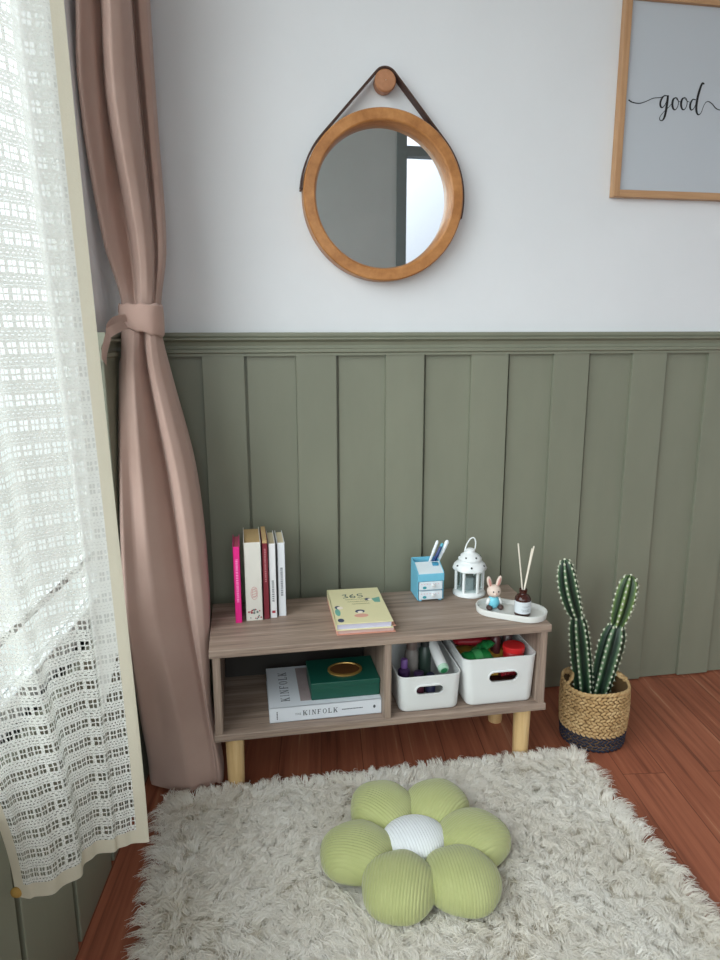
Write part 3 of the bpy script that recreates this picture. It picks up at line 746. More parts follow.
# rods the two curtains hang from
M_ROD = mat('white_rod', 'cfcfca', 0.4)
rod = MB(); rod.tube([W(0.06, 0.06, 2.215), W(0.42, 0.06, 2.215)], 0.009, 12); rod.tube([W(0.22, 0.0, 2.215), W(0.22, 0.06, 2.215)], 0.006, 8); rod.tube([(-0.16, -0.8, 2.212), (-0.36, -1.16, 2.212)], 0.007, 12); rod.tube([(-0.345, -1.13, 2.212), W(1.15, 0, 2.212)], 0.006, 8)
rod.tube([W(0.42, 0.06, 2.215), (-0.16, -0.8, 2.212)], 0.007, 10)
tag(rod.build('curtain_rod', M_ROD, smooth=True), 'thin white curtain rod above the window holding both curtains', 'curtain rod')

# ------------------------------------------------------------------ books
def spine_bits(mb, x0, x1, y, z0, z1, n, fill=0.5):
    """tiny unreadable spine type: dashes running up the spine"""
    z = z0
    while z < z1:
        L = random.uniform(0.002, 0.005)
        mb.box(x0 + (x1 - x0) * (0.5 - fill / 2), x0 + (x1 - x0) * (0.5 + fill / 2), y - 0.0004, y + 0.0002, z, z + L * 0.55); z += L
def upright_book(name, label, x0, x1, yf, dep, h, mcover, mpages, deco=None, drop=0.004, group='books standing at the left end of the cabinet'):
    t = thing(name, ((x0 + x1) / 2, yf + dep / 2, ZT), label, 'book', group)
    c = 0.0016; y1 = yf + dep
    mb = MB(); mb.box(x0, x0 + c, yf, y1, ZT, ZT + h); mb.box(x1 - c, x1, yf, y1, ZT, ZT + h); mb.box(x0, x1, yf, yf + c, ZT, ZT + h)
    cv = mb.build('cover', mcover, t, bevel=0.0006, seg=1)
    MB().box(x0 + c, x1 - c, yf + c, y1 - 0.004, ZT + 0.001, ZT + h - drop).build('pages', mpages, t)
    if deco:
        for nm, m, fn in deco:
            mb = MB(); fn(mb); mb.build(nm, m, cv)
    return t
M_PINKB = mat('hot_pink_cover', 'd81e7c', 0.4, 0.05); M_CREAMB = mat('cream_cover', 'd2cdc4', 0.5, 0.03); M_REDB = mat('maroon_cover', '74202c', 0.45, 0.05)
M_WB = mat('white_cover', 'dddadb', 0.45, 0.02); M_WB2 = mat('white_cover_cool', 'd9dade', 0.45, 0.02)
M_PINKINK = mat('pale_pink_ink', 'f08abf', 0.6); M_REDINK = mat('red_ink', '9a2a3a', 0.6); M_ROSE = mat('rose_ink', 'c48a86', 0.6); M_LEAF = mat('teal_grey_ink', '6f7d78', 0.6)
yA = -0.229
upright_book('book', 'thin hot pink book standing leftmost in the row on the cabinet', -0.0255, -0.0105, -0.230, 0.10, 0.180, M_PINKB, mat('pink_edge', 'b05468', 0.8), [('spine_print', M_PINKINK, lambda mb: spine_bits(mb, -0.0255, -0.0105, -0.230, ZT + 0.05, ZT + 0.15, 1, 0.35))])
def cream_deco(mb):
    fn = lambda u, v, d: (0.0185 + u, d, ZT + 0.066 + v)
    for k, r in enumerate((0.010, 0.0065)):
        ribbon(mb, [(r * .75 * math.cos(a), r * 1.5 * math.sin(a)) for a in np.linspace(0, 2 * PI, 12)], 0.0009, fn, -0.2225, -0.2229)
    for k in range(4): ribbon(mb, [(-0.006, -0.010 + 0.006 * k), (0.006, -0.006 + 0.006 * k)], 0.001, fn, -0.2225, -0.2229)
def cream_flower(mb):
    for k in range(10):
        x = 0.004 + 0.029 * random.random(); z = ZT + 0.004 + 0.026 * random.random(); r = random.uniform(.0014, .0026)
        mb.prism([(x + r * math.cos(a), z + r * math.sin(a)) for a in np.linspace(0, 2 * PI, 9)[:-1]], lambda u, v, d: (u, d, v), -0.2225, -0.2229)
upright_book('book', 'thick cream-spined book with tan page edges, widest of the upright row', -0.0015, 0.0365, -0.2225, 0.13, 0.186, M_CREAMB, M_TANPAPER, [('spine_print', M_ROSE, cream_deco), ('flower_print', M_REDINK, cream_flower), ('leaf_print', M_LEAF, cream_flower)])
upright_book('book', 'slim maroon book standing between the thick cream book and the white ones', 0.0390, 0.0520, -0.219, 0.125, 0.1815, M_REDB, M_TANPAPER, [('spine_print', mat('dusty_red_ink', 'b9777c', 0.6), lambda mb: spine_bits(mb, 0.0390, 0.0520, -0.219, ZT + 0.09, ZT + 0.17, 1, 0.3))], drop=-0.006)
upright_book('book', 'slim white book with a red mark at the spine foot, beside the maroon book', 0.0535, 0.0695, -0.215, 0.11, 0.1785, M_WB, M_PAPER, [('spine_print', M_GREYINK, lambda mb: spine_bits(mb, 0.0535, 0.0695, -0.215, ZT + 0.04, ZT + 0.09, 1, 0.3)), ('red_mark', M_REDINK, lambda mb: mb.box(0.058, 0.0655, -0.2154, -0.2148, ZT + 0.012, ZT + 0.018))])
upright_book('book', 'slim white book with grey spine lettering, rightmost of the upright row', 0.0735, 0.0910, -0.208, 0.105, 0.1775, M_WB2, M_PAPER, [('spine_print', M_GREYINK, lambda mb: spine_bits(mb, 0.0735, 0.0910, -0.208, ZT + 0.05, ZT + 0.12, 1, 0.3))])

def flat_book(name, label, M, w, d, z0, h, mcover, mpages, group=None):
    """lies flat, spine to the left; M places its middle"""
    c = M.to_translation(); t = thing(name, (c.x, c.y, z0), label, 'book', group)
    k = 0.0022
    mb = MB(); mb.box(-w/2, w/2, -d/2, d/2, z0, z0 + k, M); mb.box(-w/2, w/2, -d/2, d/2, z0 + h - k, z0 + h, M); mb.box(-w/2, -w/2 + k, -d/2, d/2, z0, z0 + h, M)
    cv = mb.build('cover', mcover, t, bevel=0.0007, seg=1)
    MB().box(-w/2 + k, w/2 - 0.004, -d/2 + 0.004, d/2 - 0.004, z0 + k, z0 + h - k, M).build('pages', mpages, t)
    return t, cv
MA = Matrix.Translation((0.2585, -0.240, 0)) @ Matrix.Rotation(R(-1.2), 4, 'Z')
MBk = Matrix.Translation((0.2535, -0.2480, 0)) @ Matrix.Rotation(R(-1.6), 4, 'Z')
flat_book('book', 'peach hardback lying flat under the pale yellow book on the cabinet', MA, 0.130, 0.198, ZT, 0.0155, mat('peach_cover', 'dfa18c', 0.5), mat('pink_pages', 'dfc0ba', 0.8), 'books lying flat on the cabinet')
ty, cvy = flat_book('book', 'pale yellow 365 picture-cover book lying on top of the peach book', MBk, 0.125, 0.205, ZT + 0.0155, 0.0165, mat('pale_yellow_cover', 'dbd2a8', 0.5, 0.04), mat('lilac_pages', 'c5c2d6', 0.8), 'books lying flat on the cabinet')
ZY = ZT + 0.032
fy = lambda u, v, d: tuple(MBk @ Vector((u, v, d)))
mb = MB()
# 3 6 5 by hand
ribbon(mb, [(-0.030, 0.062), (-0.021, 0.064), (-0.024, 0.054), (-0.018, 0.047), (-0.030, 0.043)], 0.0026, fy, ZY, ZY + 0.0003)
ribbon(mb, [(-0.004, 0.064), (-0.012, 0.054), (-0.010, 0.044), (-0.002, 0.044), (-0.002, 0.052), (-0.010, 0.052)], 0.0026, fy, ZY, ZY + 0.0003)
ribbon(mb, [(0.018, 0.064), (0.008, 0.064), (0.007, 0.055), (0.016, 0.053), (0.015, 0.045), (0.005, 0.044)], 0.0026, fy, ZY, ZY + 0.0003)
mb.build('title', mat('deep_teal_ink', '2d4c50', 0.6), cvy)
mb = MB()
for v, (u0, u1) in ((0.030, (-0.026, 0.022)), (0.016, (-0.022, 0.026)), (0.002, (-0.014, 0.024))):
    u = u0
    while u < u1:
        L = random.uniform(0.003, 0.006); ribbon(mb, [(u, v), (u + L * .4, v + 0.004), (u + L * .8, v)], 0.0009, fy, ZY, ZY + 0.0003, k=3); u += L
mb.build('small_type', mat('olive_ink', '8b8a62', 0.6), cvy)
def blob(mb, u, v, a, b2, rot=0.0, n=14):
    mb.prism([(u + a * math.cos(t) * math.cos(rot) - b2 * math.sin(t) * math.sin(rot), v + a * math.cos(t) * math.sin(rot) + b2 * math.sin(t) * math.cos(rot)) for t in np.linspace(0, 2 * PI, n + 1)[:-1]], fy, ZY, ZY + 0.0003)
mb = MB(); mb.prism([(0.036, 0.031), (0.056, 0.040), (0.053, 0.008), (0.040, 0.010)], fy, ZY, ZY + 0.0003); M_TPR = mat('teal_print', '6fa596', 0.6); mb.build('teal_figure', M_TPR, cvy); mb = MB(); blob(mb, -0.052, -0.040, 0.006, 0.020); mb.build('teal_figure', M_TPR, cvy)
M_NPR = mat('navy_print', '3c4560', 0.6)
for q in ((0.026, 0.029, 0.007, 0.007), (-0.049, -0.012, 0.007, 0.009), (-0.002, -0.040, 0.011, 0.009), (-0.050, -0.085, 0.007, 0.010)): mb = MB(); blob(mb, *q); mb.build('dark_figure', M_NPR, cvy)
mb = MB(); blob(mb, -0.002, -0.064, 0.016, 0.010); mb.build('pink_figure', mat('salmon_print', 'd69f8c', 0.6), cvy)
ZY += 0.0003
M_SPR = mat('skin_print', 'ece0d2', 0.6)
for q in ((0.031, 0.026, 0.005, 0.005), (-0.044, -0.016, 0.007, 0.008), (-0.002, -0.045, 0.006, 0.006)): mb = MB(); blob(mb, *q); mb.build('pale_figure', M_SPR, cvy)

# ------------------------------------------------------------------ blue desk organiser + pens
M_SKY = mat('sky_blue_plastic', '6fb8d2', 0.4, 0.04); M_SKYD = mat('deep_blue_plastic', '3c8fb0', 0.4, 0.05); M_ORGW = mat('printed_white_plastic', 'd5dde2', 0.4, 0.03)
OX0, OX1, OY0, OY1 = 0.412, 0.478, -0.184, -0.112
org = thing('desk_organizer', ((OX0 + OX1) / 2, (OY0 + OY1) / 2, ZT), 'small sky blue two-drawer desk organizer holding pens, on the cabinet', 'organizer')
mb = MB(); w = 0.002
z0 = ZT + 0.003
mb.box(OX0, OX0 + w, OY0 + 0.004, OY1, z0, ZT + 0.070); mb.box(OX1 - w, OX1, OY0 + 0.004, OY1, z0, ZT + 0.070)
# sloping cheek tops
for xa, xb in ((OX0, OX0 + w), (OX1 - w, OX1)):
    mb.prism([(OY0 + 0.004, ZT + 0.0700), (OY1, ZT + 0.0700), (OY1, ZT + 0.092), (OY1 - 0.03, ZT + 0.090), (OY0 + 0.001, ZT + 0.074)], lambda u, v, d: (d, u, v), xa, xb)
mb.box(OX0 + w, OX1 - w, OY1 - w, OY1, z0, ZT + 0.092); mb.box(OX0 + w, OX1 - w, OY0 + 0.006, OY1 - w, z0, z0 + 0.003)
mb.box(OX0 + w, OX1 - w, OY0 + 0.004, OY1 - w, ZT + 0.052, ZT + 0.056); mb.box(OX0, OX1, OY0, OY0 + 0.006, ZT + 0.052, ZT + 0.071)
mb.box(OX0 + w, OX1 - w, OY0 + 0.006, OY0 + 0.009, ZT + 0.027, ZT + 0.029)
for x in (OX0 + 0.004, OX1 - 0.012):
    for y in (OY0 + 0.006, OY1 - 0.014): mb.box(x, x + 0.008, y, y + 0.008, ZT, z0)
mb.build('shell', M_SKY, org, bevel=0.0008, seg=1)
mb = MB(); mb.prism([(OY0 + 0.002, ZT + 0.0725), (OY1 - 0.030, ZT + 0.0885), (OY1 - 0.030, ZT + 0.0865), (OY0 + 0.002, ZT + 0.0705)], lambda u, v, d: (d, u, v), OX0 + w, OX1 - w)
sl = mb.build('slanted_shelf', M_ORGW, org); 
mb = MB(); mb.box(OX0 + 0.044, OX0 + 0.058, OY1 - 0.0475, OY1 - 0.034, ZT + 0.083, ZT + 0.0885); mb.build('slot', M_SKYD, sl)
mb = MB()
for k in range(6): mb.box(OX0 + 0.010 + 0.006 * k, OX0 + 0.0135 + 0.006 * k, OY0 + 0.022, OY0 + 0.025, ZT + 0.0775, ZT + 0.0795)
mb.build('slanted_print', M_SKYD, sl)
M_ROSEP = mat('pink_dots', 'd9a9b4', 0.5); M_TEALP = mat('teal_dot', '2f8f9a', 0.5)
for zc in (ZT + 0.0160, ZT + 0.0405):
    d = MB().box(OX0 + 0.004, OX1 - 0.004, OY0, OY0 + 0.060, zc - 0.0105, zc + 0.0105).build('drawer', M_ORGW, org, bevel=0.001, seg=1)
    MB().lathe([(0.003, 0), (0.003, 0.003), (0.0048, 0.006), (0.003, 0.009), (0.0004, 0.0092)], ((OX0 + OX1) / 2 + 0.004, OY0, zc + 0.002), 14, Matrix.Rotation(R(90), 3, 'X')).build('knob', M_WHITEP, d, smooth=True)
    mb = MB(); mb.prism([(OX0 + 0.017 + 0.005 * math.cos(a), zc - 0.004 + 0.0035 * math.sin(a)) for a in np.linspace(0, 2 * PI, 11)[:-1]], lambda u, v, dd: (u, dd, v), OY0 - 0.0004, OY0 + 0.0002); mb.build('teal_print', M_TEALP, d)
    mb = MB()
    for k in range(7): 
        x = OX0 + 0.008 + 0.007 * k; mb.box(x, x + 0.003, OY0 - 0.0004, OY0 + 0.0002, zc + 0.004, zc + 0.0055)
    mb.build('pink_print', M_ROSEP, d)
def pen(label, x0, y0, x1, y1, zt, col, r=0.0035, cap=None):
    b0 = Vector((x0, y0, ZT + 0.0575)); t1 = Vector((x1, y1, zt)); t = thing('pen', b0, label, 'pen', 'pens in the blue organizer')
    d = (t1 - b0)
    MB().tube([b0, b0 + d * 0.1, b0 + d * 0.8, t1], [r * .5, r, r, r * 0.9], 10).build('barrel', col, t, smooth=True)
    MB().tube([b0 + d * 0.62, b0 + d * 0.98, b0 + d * 1.03], [r * 1.15, r * 1.15, r * .6], 10).build('cap', cap or col, t, smooth=True)
M_PBLUE = mat('blue_pen_plastic', '2a7fc0', 0.35); M_PNAVY = mat('navy_pen_plastic', '27386e', 0.35); M_PWHITE = mat('white_pen_plastic', 'e4e8ec', 0.35)
pen('white pen leaning leftmost in the blue organizer', 0.451, -0.118, 0.477, -0.121, ZT + 0.1325, M_PWHITE)
pen('navy pen between the white and the bright blue pens in the organizer', 0.456, -0.127, 0.483, -0.130, ZT + 0.1200, M_PNAVY)
pen('bright blue pen with a teal cap in the organizer', 0.462, -0.121, 0.489, -0.124, ZT + 0.1260, M_PBLUE, cap=mat('teal_cap', '5aaec4', 0.35))
pen('thick white pen leaning rightmost in the organizer, nearest the lantern', 0.469, -0.121, 0.502, -0.124, ZT + 0.1330, M_PWHITE, r=0.0045)

# ------------------------------------------------------------------ lantern
LC = Vector((0.5545, -0.148, ZT))
lan = thing('lantern', LC, 'small white metal candle lantern with glass sides on the cabinet', 'lantern')
def rot_pts(n, ph=0): return [ph + 2 * PI * k / n for k in range(n)]
MB().lathe([(0.038, 0), (0.041, 0.002), (0.041, 0.006), (0.037, 0.010), (0.034, 0.012), (0.0005, 0.012)], LC, 6 * 8).build('base', M_WHITEM, lan, smooth=True)
HEX = rot_pts(6, R(-72))
for a in HEX:
    c = LC + Vector((0.034 * math.cos(a), 0.034 * math.sin(a), 0))
    MB().box(-0.003, 0.003, -0.003, 0.003, 0.010, 0.069, Matrix.Translation(c) @ Matrix.Rotation(a, 4, 'Z')).build('post', M_WHITEM, lan, bevel=0.0006, seg=1)
for i, a in enumerate(HEX):
    b2 = a + PI / 3; p, q = Vector((math.cos(a), math.sin(a), 0)) * 0.033, Vector((math.cos(b2), math.sin(b2), 0)) * 0.033
    mid = (p + q) / 2; an = math.atan2((q - p).y, (q - p).x); L = (q - p).length
    Mx = Matrix.Translation(LC + mid) @ Matrix.Rotation(an, 4, 'Z')
    MB().box(-L / 2 + 0.003, L / 2 - 0.003, -0.0006, 0.0006, 0.012, 0.064, Mx).build('pane', M_GLASS, lan)
    if i == 0 or i == 3:
        mb = MB(); mb.box(-L/2 + .002, -L/2 + .007, -.0018, .0018, .010, .064, Mx); mb.box(L/2 - .007, L/2 - .002, -.0018, .0018, .010, .064, Mx); mb.box(-L/2 + .007, L/2 - .007, -.0018, .0018, .010, .0155, Mx); mb.box(-L/2 + .007, L/2 - .007, -.0018, .0018, .058, .064, Mx)
        mb.build('door_frame', M_WHITEM, lan)
sc_ = lambda a, z: 1 + (0.035 * math.cos(6 * (a - R(-72))) if z < 0.072 else 0.0)
roof = MB().lathe([(0.030, 0.066), (0.0405, 0.066), (0.0415, 0.069), (0.040, 0.076), (0.034, 0.083), (0.026, 0.087), (0.0255, 0.089), (0.029, 0.091), (0.029, 0.094), (0.023, 0.102), (0.017, 0.106), (0.012, 0.109), (0.0115, 0.116), (0.007, 0.119), (0.0005, 0.120)], LC, 72, shape=sc_).build('roof', M_WHITEM, lan, smooth=True, angle=35)
M_HOLE = mat('dark_hole', '24262a', 0.8)
for a in HEX:
    for aa, r, z, q in ((a + PI / 6, 0.0378, 0.0790, 0.0027), (a, 0.0250, 0.0998, 0.0022)):
        c = LC + Vector((r * math.cos(aa), r * math.sin(aa), z)); nrm = Vector((math.cos(aa), math.sin(aa), 0.9)).normalized()
        Mr = nrm.to_track_quat('Z', 'Y').to_matrix()
        MB().lathe([(q, -0.001), (q, 0.0008), (0.0002, 0.0009)], c, 10, Mr).build('vent_hole', M_HOLE, roof)
hp = [LC + Vector((0.017 * math.cos(t) * 0.75, 0.003, 0.116 + 0.029 * math.sin(t))) for t in np.linspace(R(-15), R(195), 24)]
hp = [Vector((p.x + (p.z - LC.z - 0.114) * 0.22, p.y, p.z)) for p in hp]
MB().tube(hp, 0.0017, 8).build('handle', M_WHITEM, lan, smooth=True)
candle = MB().lathe([(0.013, 0.0), (0.013, 0.030), (0.011, 0.032), (0.001, 0.0325)], LC + Vector((0, 0, 0.0122)), 24).build('tealight', mat('candle_grey', '9fa5a6', 0.6), smooth=True)
tag(candle, 'grey candle standing inside the white lantern', 'candle')

# ------------------------------------------------------------------ tray, bunny, diffuser
TC = Vector((0.609, -0.289, ZT)); TA = R(-34)
def stadium(L, Wd, k=16):
    r = Wd / 2; c = L / 2 - r; out = []
    for i in range(k + 1): a = -PI / 2 + PI * i / k; out.append((c + r * math.cos(a), r * math.sin(a)))
    for i in range(k + 1): a = PI / 2 + PI * i / k; out.append((-c + r * math.cos(a), r * math.sin(a)))
    return out
rings = []
for L, Wd, z in ((0.146, 0.074, 0), (0.162, 0.090, 0.0015), (0.166, 0.094, 0.0145), (0.165, 0.093, 0.016), (0.159, 0.087, 0.016), (0.157, 0.085, 0.0145), (0.153, 0.081, 0.006), (0.146, 0.074, 0.005)):
    rings.append([tuple(TC + Matrix.Rotation(TA, 3, 'Z') @ Vector((u, v, z))) for u, v in stadium(L, Wd)])
mb = MB(); mb.loft(rings, True, (True, True))
tray = mb.build('oval_tray', mat('white_stone', 'd6d5d1', 0.5, 0.06, 12), smooth=True, angle=40)
tag(tray, 'white oval tray with a raised rim at the right front corner of the cabinet', 'tray')
TZ = ZT + 0.005
BC = Vector((0.5755, -0.262, TZ)); 
bun = thing('bunny_figurine', BC, 'tiny sitting rabbit figurine in light blue on the white tray', 'figurine')
M_BUN = mat('bisque_ceramic', 'dac5b8', 0.5, 0.05); M_BLU = mat('light_blue_ceramic', '73c3d6', 0.4, 0.05); M_FOOT = mat('dark_brown_ceramic', '4a3430', 0.5); M_INEAR = mat('ear_pink', 'c58f86', 0.5)
mb = MB(); mb.ell(BC + Vector((0, 0, 0.0125)), (0.0115, 0.0105, 0.0130)); mb.build('body', M_BLU, bun, smooth=True, angle=0)['label'] = 'light blue round body'
mb = MB(); mb.ell(BC + Vector((0, -0.001, 0.0335)), (0.0130, 0.0115, 0.0120)); mb.ell(BC + Vector((0, -0.0105, 0.0305)), (0.005, 0.003, 0.0038)); hd = mb.build('head', M_BUN, bun, smooth=True, angle=0)
for s, tl in ((-1, R(-14)), (1, R(16))):
    Me = Matrix.Rotation(tl, 3, 'Y')
    e = MB().ell(BC + Vector((0.0068 * s + math.sin(tl) * 0.008, 0, 0.0505)), (0.0046, 0.0032, 0.0115), Me).build('ear', M_BUN, bun, smooth=True, angle=0)
    MB().ell(BC + Vector((0.0068 * s + math.sin(tl) * 0.008, -0.0023, 0.0505)), (0.0026, 0.0014, 0.008), Me).build('inner_ear', M_INEAR, e, smooth=True, angle=0)
    MB().ell(BC + Vector((0.0105 * s, -0.0085, 0.0045)), (0.0055, 0.0075, 0.0045)).build('foot', M_FOOT, bun, smooth=True, angle=0)
    MB().ell(BC + Vector((0.0115 * s, -0.003, 0.0150)), (0.0036, 0.0045, 0.0075), Matrix.Rotation(R(-18 * s), 3, 'Y')).build('arm', M_WHITEP, bun, smooth=True, angle=0)
    MB().ell(BC + Vector((0.0048 * s, -0.0118, 0.0355)), (0.0013, 0.0009, 0.0015), nu=10, nv=6).build('eye', M_INK, hd, smooth=True, angle=0)
MB().ell(BC + Vector((0, -0.0134, 0.0318)), (0.0014, 0.0009, 0.0011), nu=10, nv=6).build('nose', M_INEAR, hd, smooth=True, angle=0)

bun.scale = (1.3, 1.3, 1.3)
DC = Vector((0.6275, -0.311, TZ))
dif = thing('reed_diffuser', DC, 'amber glass reed diffuser bottle with a white label on the tray', 'diffuser')
mA, tA, bA = base('amber_glass'); tA.link(tA.ramp(tA.noise(tA.coords(), 12), [(0.3, '3a1710'), (0.7, '48201a')]), bA.inputs['Base Color']); bA.inputs['Roughness'].default_value = 0.08; bA.inputs['Transmission Weight'].default_value = 0.25; bA.inputs['IOR'].default_value = 1.5
BR = 0.0165
MB().lathe([(0.013, 0), (BR - 0.001, 0.0005), (BR, 0.002), (BR, 0.036), (BR - 0.001, 0.0385), (0.012, 0.0435), (0.0075, 0.046), (0.0068, 0.048), (0.0068, 0.0495), (0.0082, 0.050), (0.0082, 0.056), (0.0060, 0.0562), (0.0060, 0.052)], DC, 40).build('bottle', mA, dif, smooth=True)
mb = MB(); rings = []
for r, z in ((BR + 0.0001, 0.0075), (BR + 0.0004, 0.0075), (BR + 0.0004, 0.0325), (BR + 0.0001, 0.0325)):
    rings.append([tuple(DC + Vector((r * math.cos(a), r * math.sin(a), z))) for a in np.linspace(R(-185), R(5), 32)])
mb.loft(rings, False); lb = mb.build('paper_label', mat('label_paper', 'd2d6da', 0.6), dif, smooth=True); 
mb = MB()
for z, sp in ((0.0235, 26), (0.0215, 16), (0.0165, 30), (0.0145, 22), (0.0125, 26)):
    a = R(-90 - sp)
    while a < R(-90 + sp):
        da = R(random.uniform(3, 7)); p0 = DC + Vector(((BR + 0.0007) * math.cos(a), (BR + 0.0007) * math.sin(a), z)); p1 = DC + Vector(((BR + 0.0007) * math.cos(a + da * .7), (BR + 0.0007) * math.sin(a + da * .7), z)); mb.tube([p0, p1], 0.00035, 4); a += da
mb.build('label_print', M_GREYINK, lb); dif.scale = (1.12, 1.12, 1.12)
M_REED = mat('pale_reed', 'd9cfc0', 0.7, 0.06)
for dx, dy, zt in ((-0.0130, 0.006, 0.152), (0.0165, 0.004, 0.140), (0.0190, 0.001, 0.146)):
    b0 = DC + Vector((-dx * 0.18, -dy * .2, 0.004)); MB().tube([b0, DC + Vector((dx * 0.12, dy * .12, 0.054)), DC + Vector((dx, dy, zt))], 0.0016, 8).build('reed', M_REED, dif, smooth=True)

# ------------------------------------------------------------------ left bay: big white book, green box
ZB = 0.1665
kb = thing('book', (0.164, -0.25, ZB), 'large white hardback lettered KINFOLK on its spine, lying in the left bay', 'book')
KX0, KX1, KY0, KY1, KH = 0.0405, 0.2905, -0.338, -0.150, 0.0365
mb = MB(); mb.box(KX0, KX1, KY0, KY1, ZB, ZB + 0.003); mb.box(KX0, KX1, KY0, KY1, ZB + KH - 0.003, ZB + KH); mb.box(KX0, KX1, KY0, KY0 + 0.003, ZB, ZB + KH)
kc = mb.build('cover', mat('matte_white_cover', 'd6d9df', 0.55, 0.02), kb, bevel=0.0012)
MB().box(KX0 + 0.003, KX1 - 0.003, KY0 + 0.003, KY1 - 0.004, ZB + 0.003, ZB + KH - 0.003).build('pages', mat('ivory_pages', 'd8d4c8', 0.8), kb)
def letter(mb, ch, u0, v0, w, h, fn, d0, d1, tk=0.16, th=0.07):
    """serif capitals from thick and thin strokes"""
    T = tk * w; t = th * w + 0.0001
    def q(*p): mb.prism([(u0 + a * w, v0 + b2 * h) for a, b2 in p], fn, d0, d1)
    def stem(a): q((a, 0), (a + 0.2, 0), (a + 0.2, 1), (a, 1))
    def serif(a, b2, wd=0.4): q((a - wd / 2 + .1, b2), (a + wd / 2 + .1, b2), (a + wd / 2 + .1, b2 + 0.07), (a - wd / 2 + .1, b2 + 0.07))
    if ch == 'K': stem(.1); serif(.1, 0); serif(.1, .93); q((.3, .42), (.36, .36), (.88, 1), (.80, 1)); q((.40, .55), (.70, 0), (.95, 0), (.54, .70)); serif(.72, 0, .42); serif(.72, .93, .3)
    if ch == 'I': stem(.4); serif(.4, 0); serif(.4, .93)
    if ch == 'N': q((.12, 0), (.2, 0), (.2, 1), (.12, 1)); q((.8, 0), (.88, 0), (.88, 1), (.8, 1)); q((.12, 1), (.34, 1), (.88, 0), (.72, 0)); serif(.08, 0, .36); serif(.76, .93, .36)
    if ch == 'F': stem(.15); serif(.15, 0); q((.1, .92), (.85, .92), (.85, 1), (.1, 1)); q((.35, .47), (.7, .47), (.7, .55), (.35, .55)); q((.78, .75), (.85, .75), (.85, .95), (.78, .95))
    if ch == 'L': stem(.15); serif(.15, .93); q((.05, 0), (.88, 0), (.88, .08), (.05, .08)); q((.8, .05), (.88, .05), (.88, .27), (.8, .27))
    if ch == 'O':
        A = np.linspace(0, 2 * PI, 21)[:-1]
        for a, b2 in zip(A, np.roll(A, -1)):
            pp = lambda x, r: (.5 + r * .44 * math.cos(x) * (0.62 if r < 1 else 1), .5 + .5 * math.sin(x) * (0.9 if r < 1 else 1))
            q(pp(a, 1), pp(b2, 1), pp(b2, .99), pp(a, .99))
    if ch == 'T': stem(.4); serif(.4, 0); q((.05, .92), (.95, .92), (.95, 1), (.05, 1))
    if ch == 'H': q((.1, 0), (.25, 0), (.25, 1), (.1, 1)); q((.75, 0), (.9, 0), (.9, 1), (.75, 1)); q((.25, .46), (.75, .46), (.75, .54), (.25, .54))
    if ch == 'E': stem(.15); q((.1, .92), (.85, .92), (.85, 1), (.1, 1)); q((.35, .47), (.7, .47), (.7, .55), (.35, .55)); q((.1, 0), (.88, 0), (.88, .08), (.1, .08))
def word(mb, s, u0, v0, w, h, gap, fn, d0, d1):
    u = u0
    for ch in s:
        ww = w * (0.55 if ch == 'I' else 1); letter(mb, ch, u, v0, ww, h, fn, d0, d1); u += ww + gap
fs_ = lambda u, v, d: (u, d, v)
mb = MB(); word(mb, 'THE', KX0 + 0.056, ZB + 0.0150, 0.0036, 0.0046, 0.0012, fs_, KY0 - 0.0004, KY0 + 0.0002)
word(mb, 'KINFOLK', KX0 + 0.073, ZB + 0.0130, 0.0098, 0.0115, 0.0022, fs_, KY0 - 0.0004, KY0 + 0.0002)
M_CHAR = mat('charcoal_ink', '45484e', 0.6); mb.build('spine_lettering', M_CHAR, kc)
mb = MB()
for k in range(14): mb.box(KX0 + 0.160 + 0.0034 * k, KX0 + 0.1625 + 0.0034 * k, KY0 - 0.0004, KY0 + 0.0002, ZB + 0.0175, ZB + 0.0195)
mb.build('spine_subtitle', M_CHAR, kc); mb = MB()
for k in range(5): mb.box(KX0 + 0.0155, KX0 + 0.0175, KY0 - 0.0004, KY0 + 0.0002, ZB + 0.008 + 0.004 * k, ZB + 0.0108 + 0.004 * k)
mb.build('spine_note', M_CHAR, kc); mb = MB()
mb.prism([(KX0 + 0.2335 + 0.003 * math.cos(a), ZB + 0.0185 + 0.004 * math.sin(a)) for a in np.linspace(0, 2 * PI, 9)[:-1]], fs_, KY0 - 0.0004, KY0 + 0.0002)
mb.build('spine_emblem', M_CHAR, kc)
mb = MB(); KT = ZB + KH; word(mb, 'KINFOLK', KY0 + 0.024, -(KX0 + 0.047), 0.0165, 0.020, 0.0045, lambda u, v, d: (-v, u, d), KT - 0.0001, KT + 0.0003); mb.build('cover_lettering', M_GREYINK, kc)
mb = MB(); mb.box(KX0 + 0.070, KX0 + 0.205, KY0 + 0.020, KY1 - 0.012, KT - 0.0001, KT + 0.0002); mb.build('cover_photo', mat('dusky_photo_print', '9a8b8b', 0.6, 0.35, 22), kc)

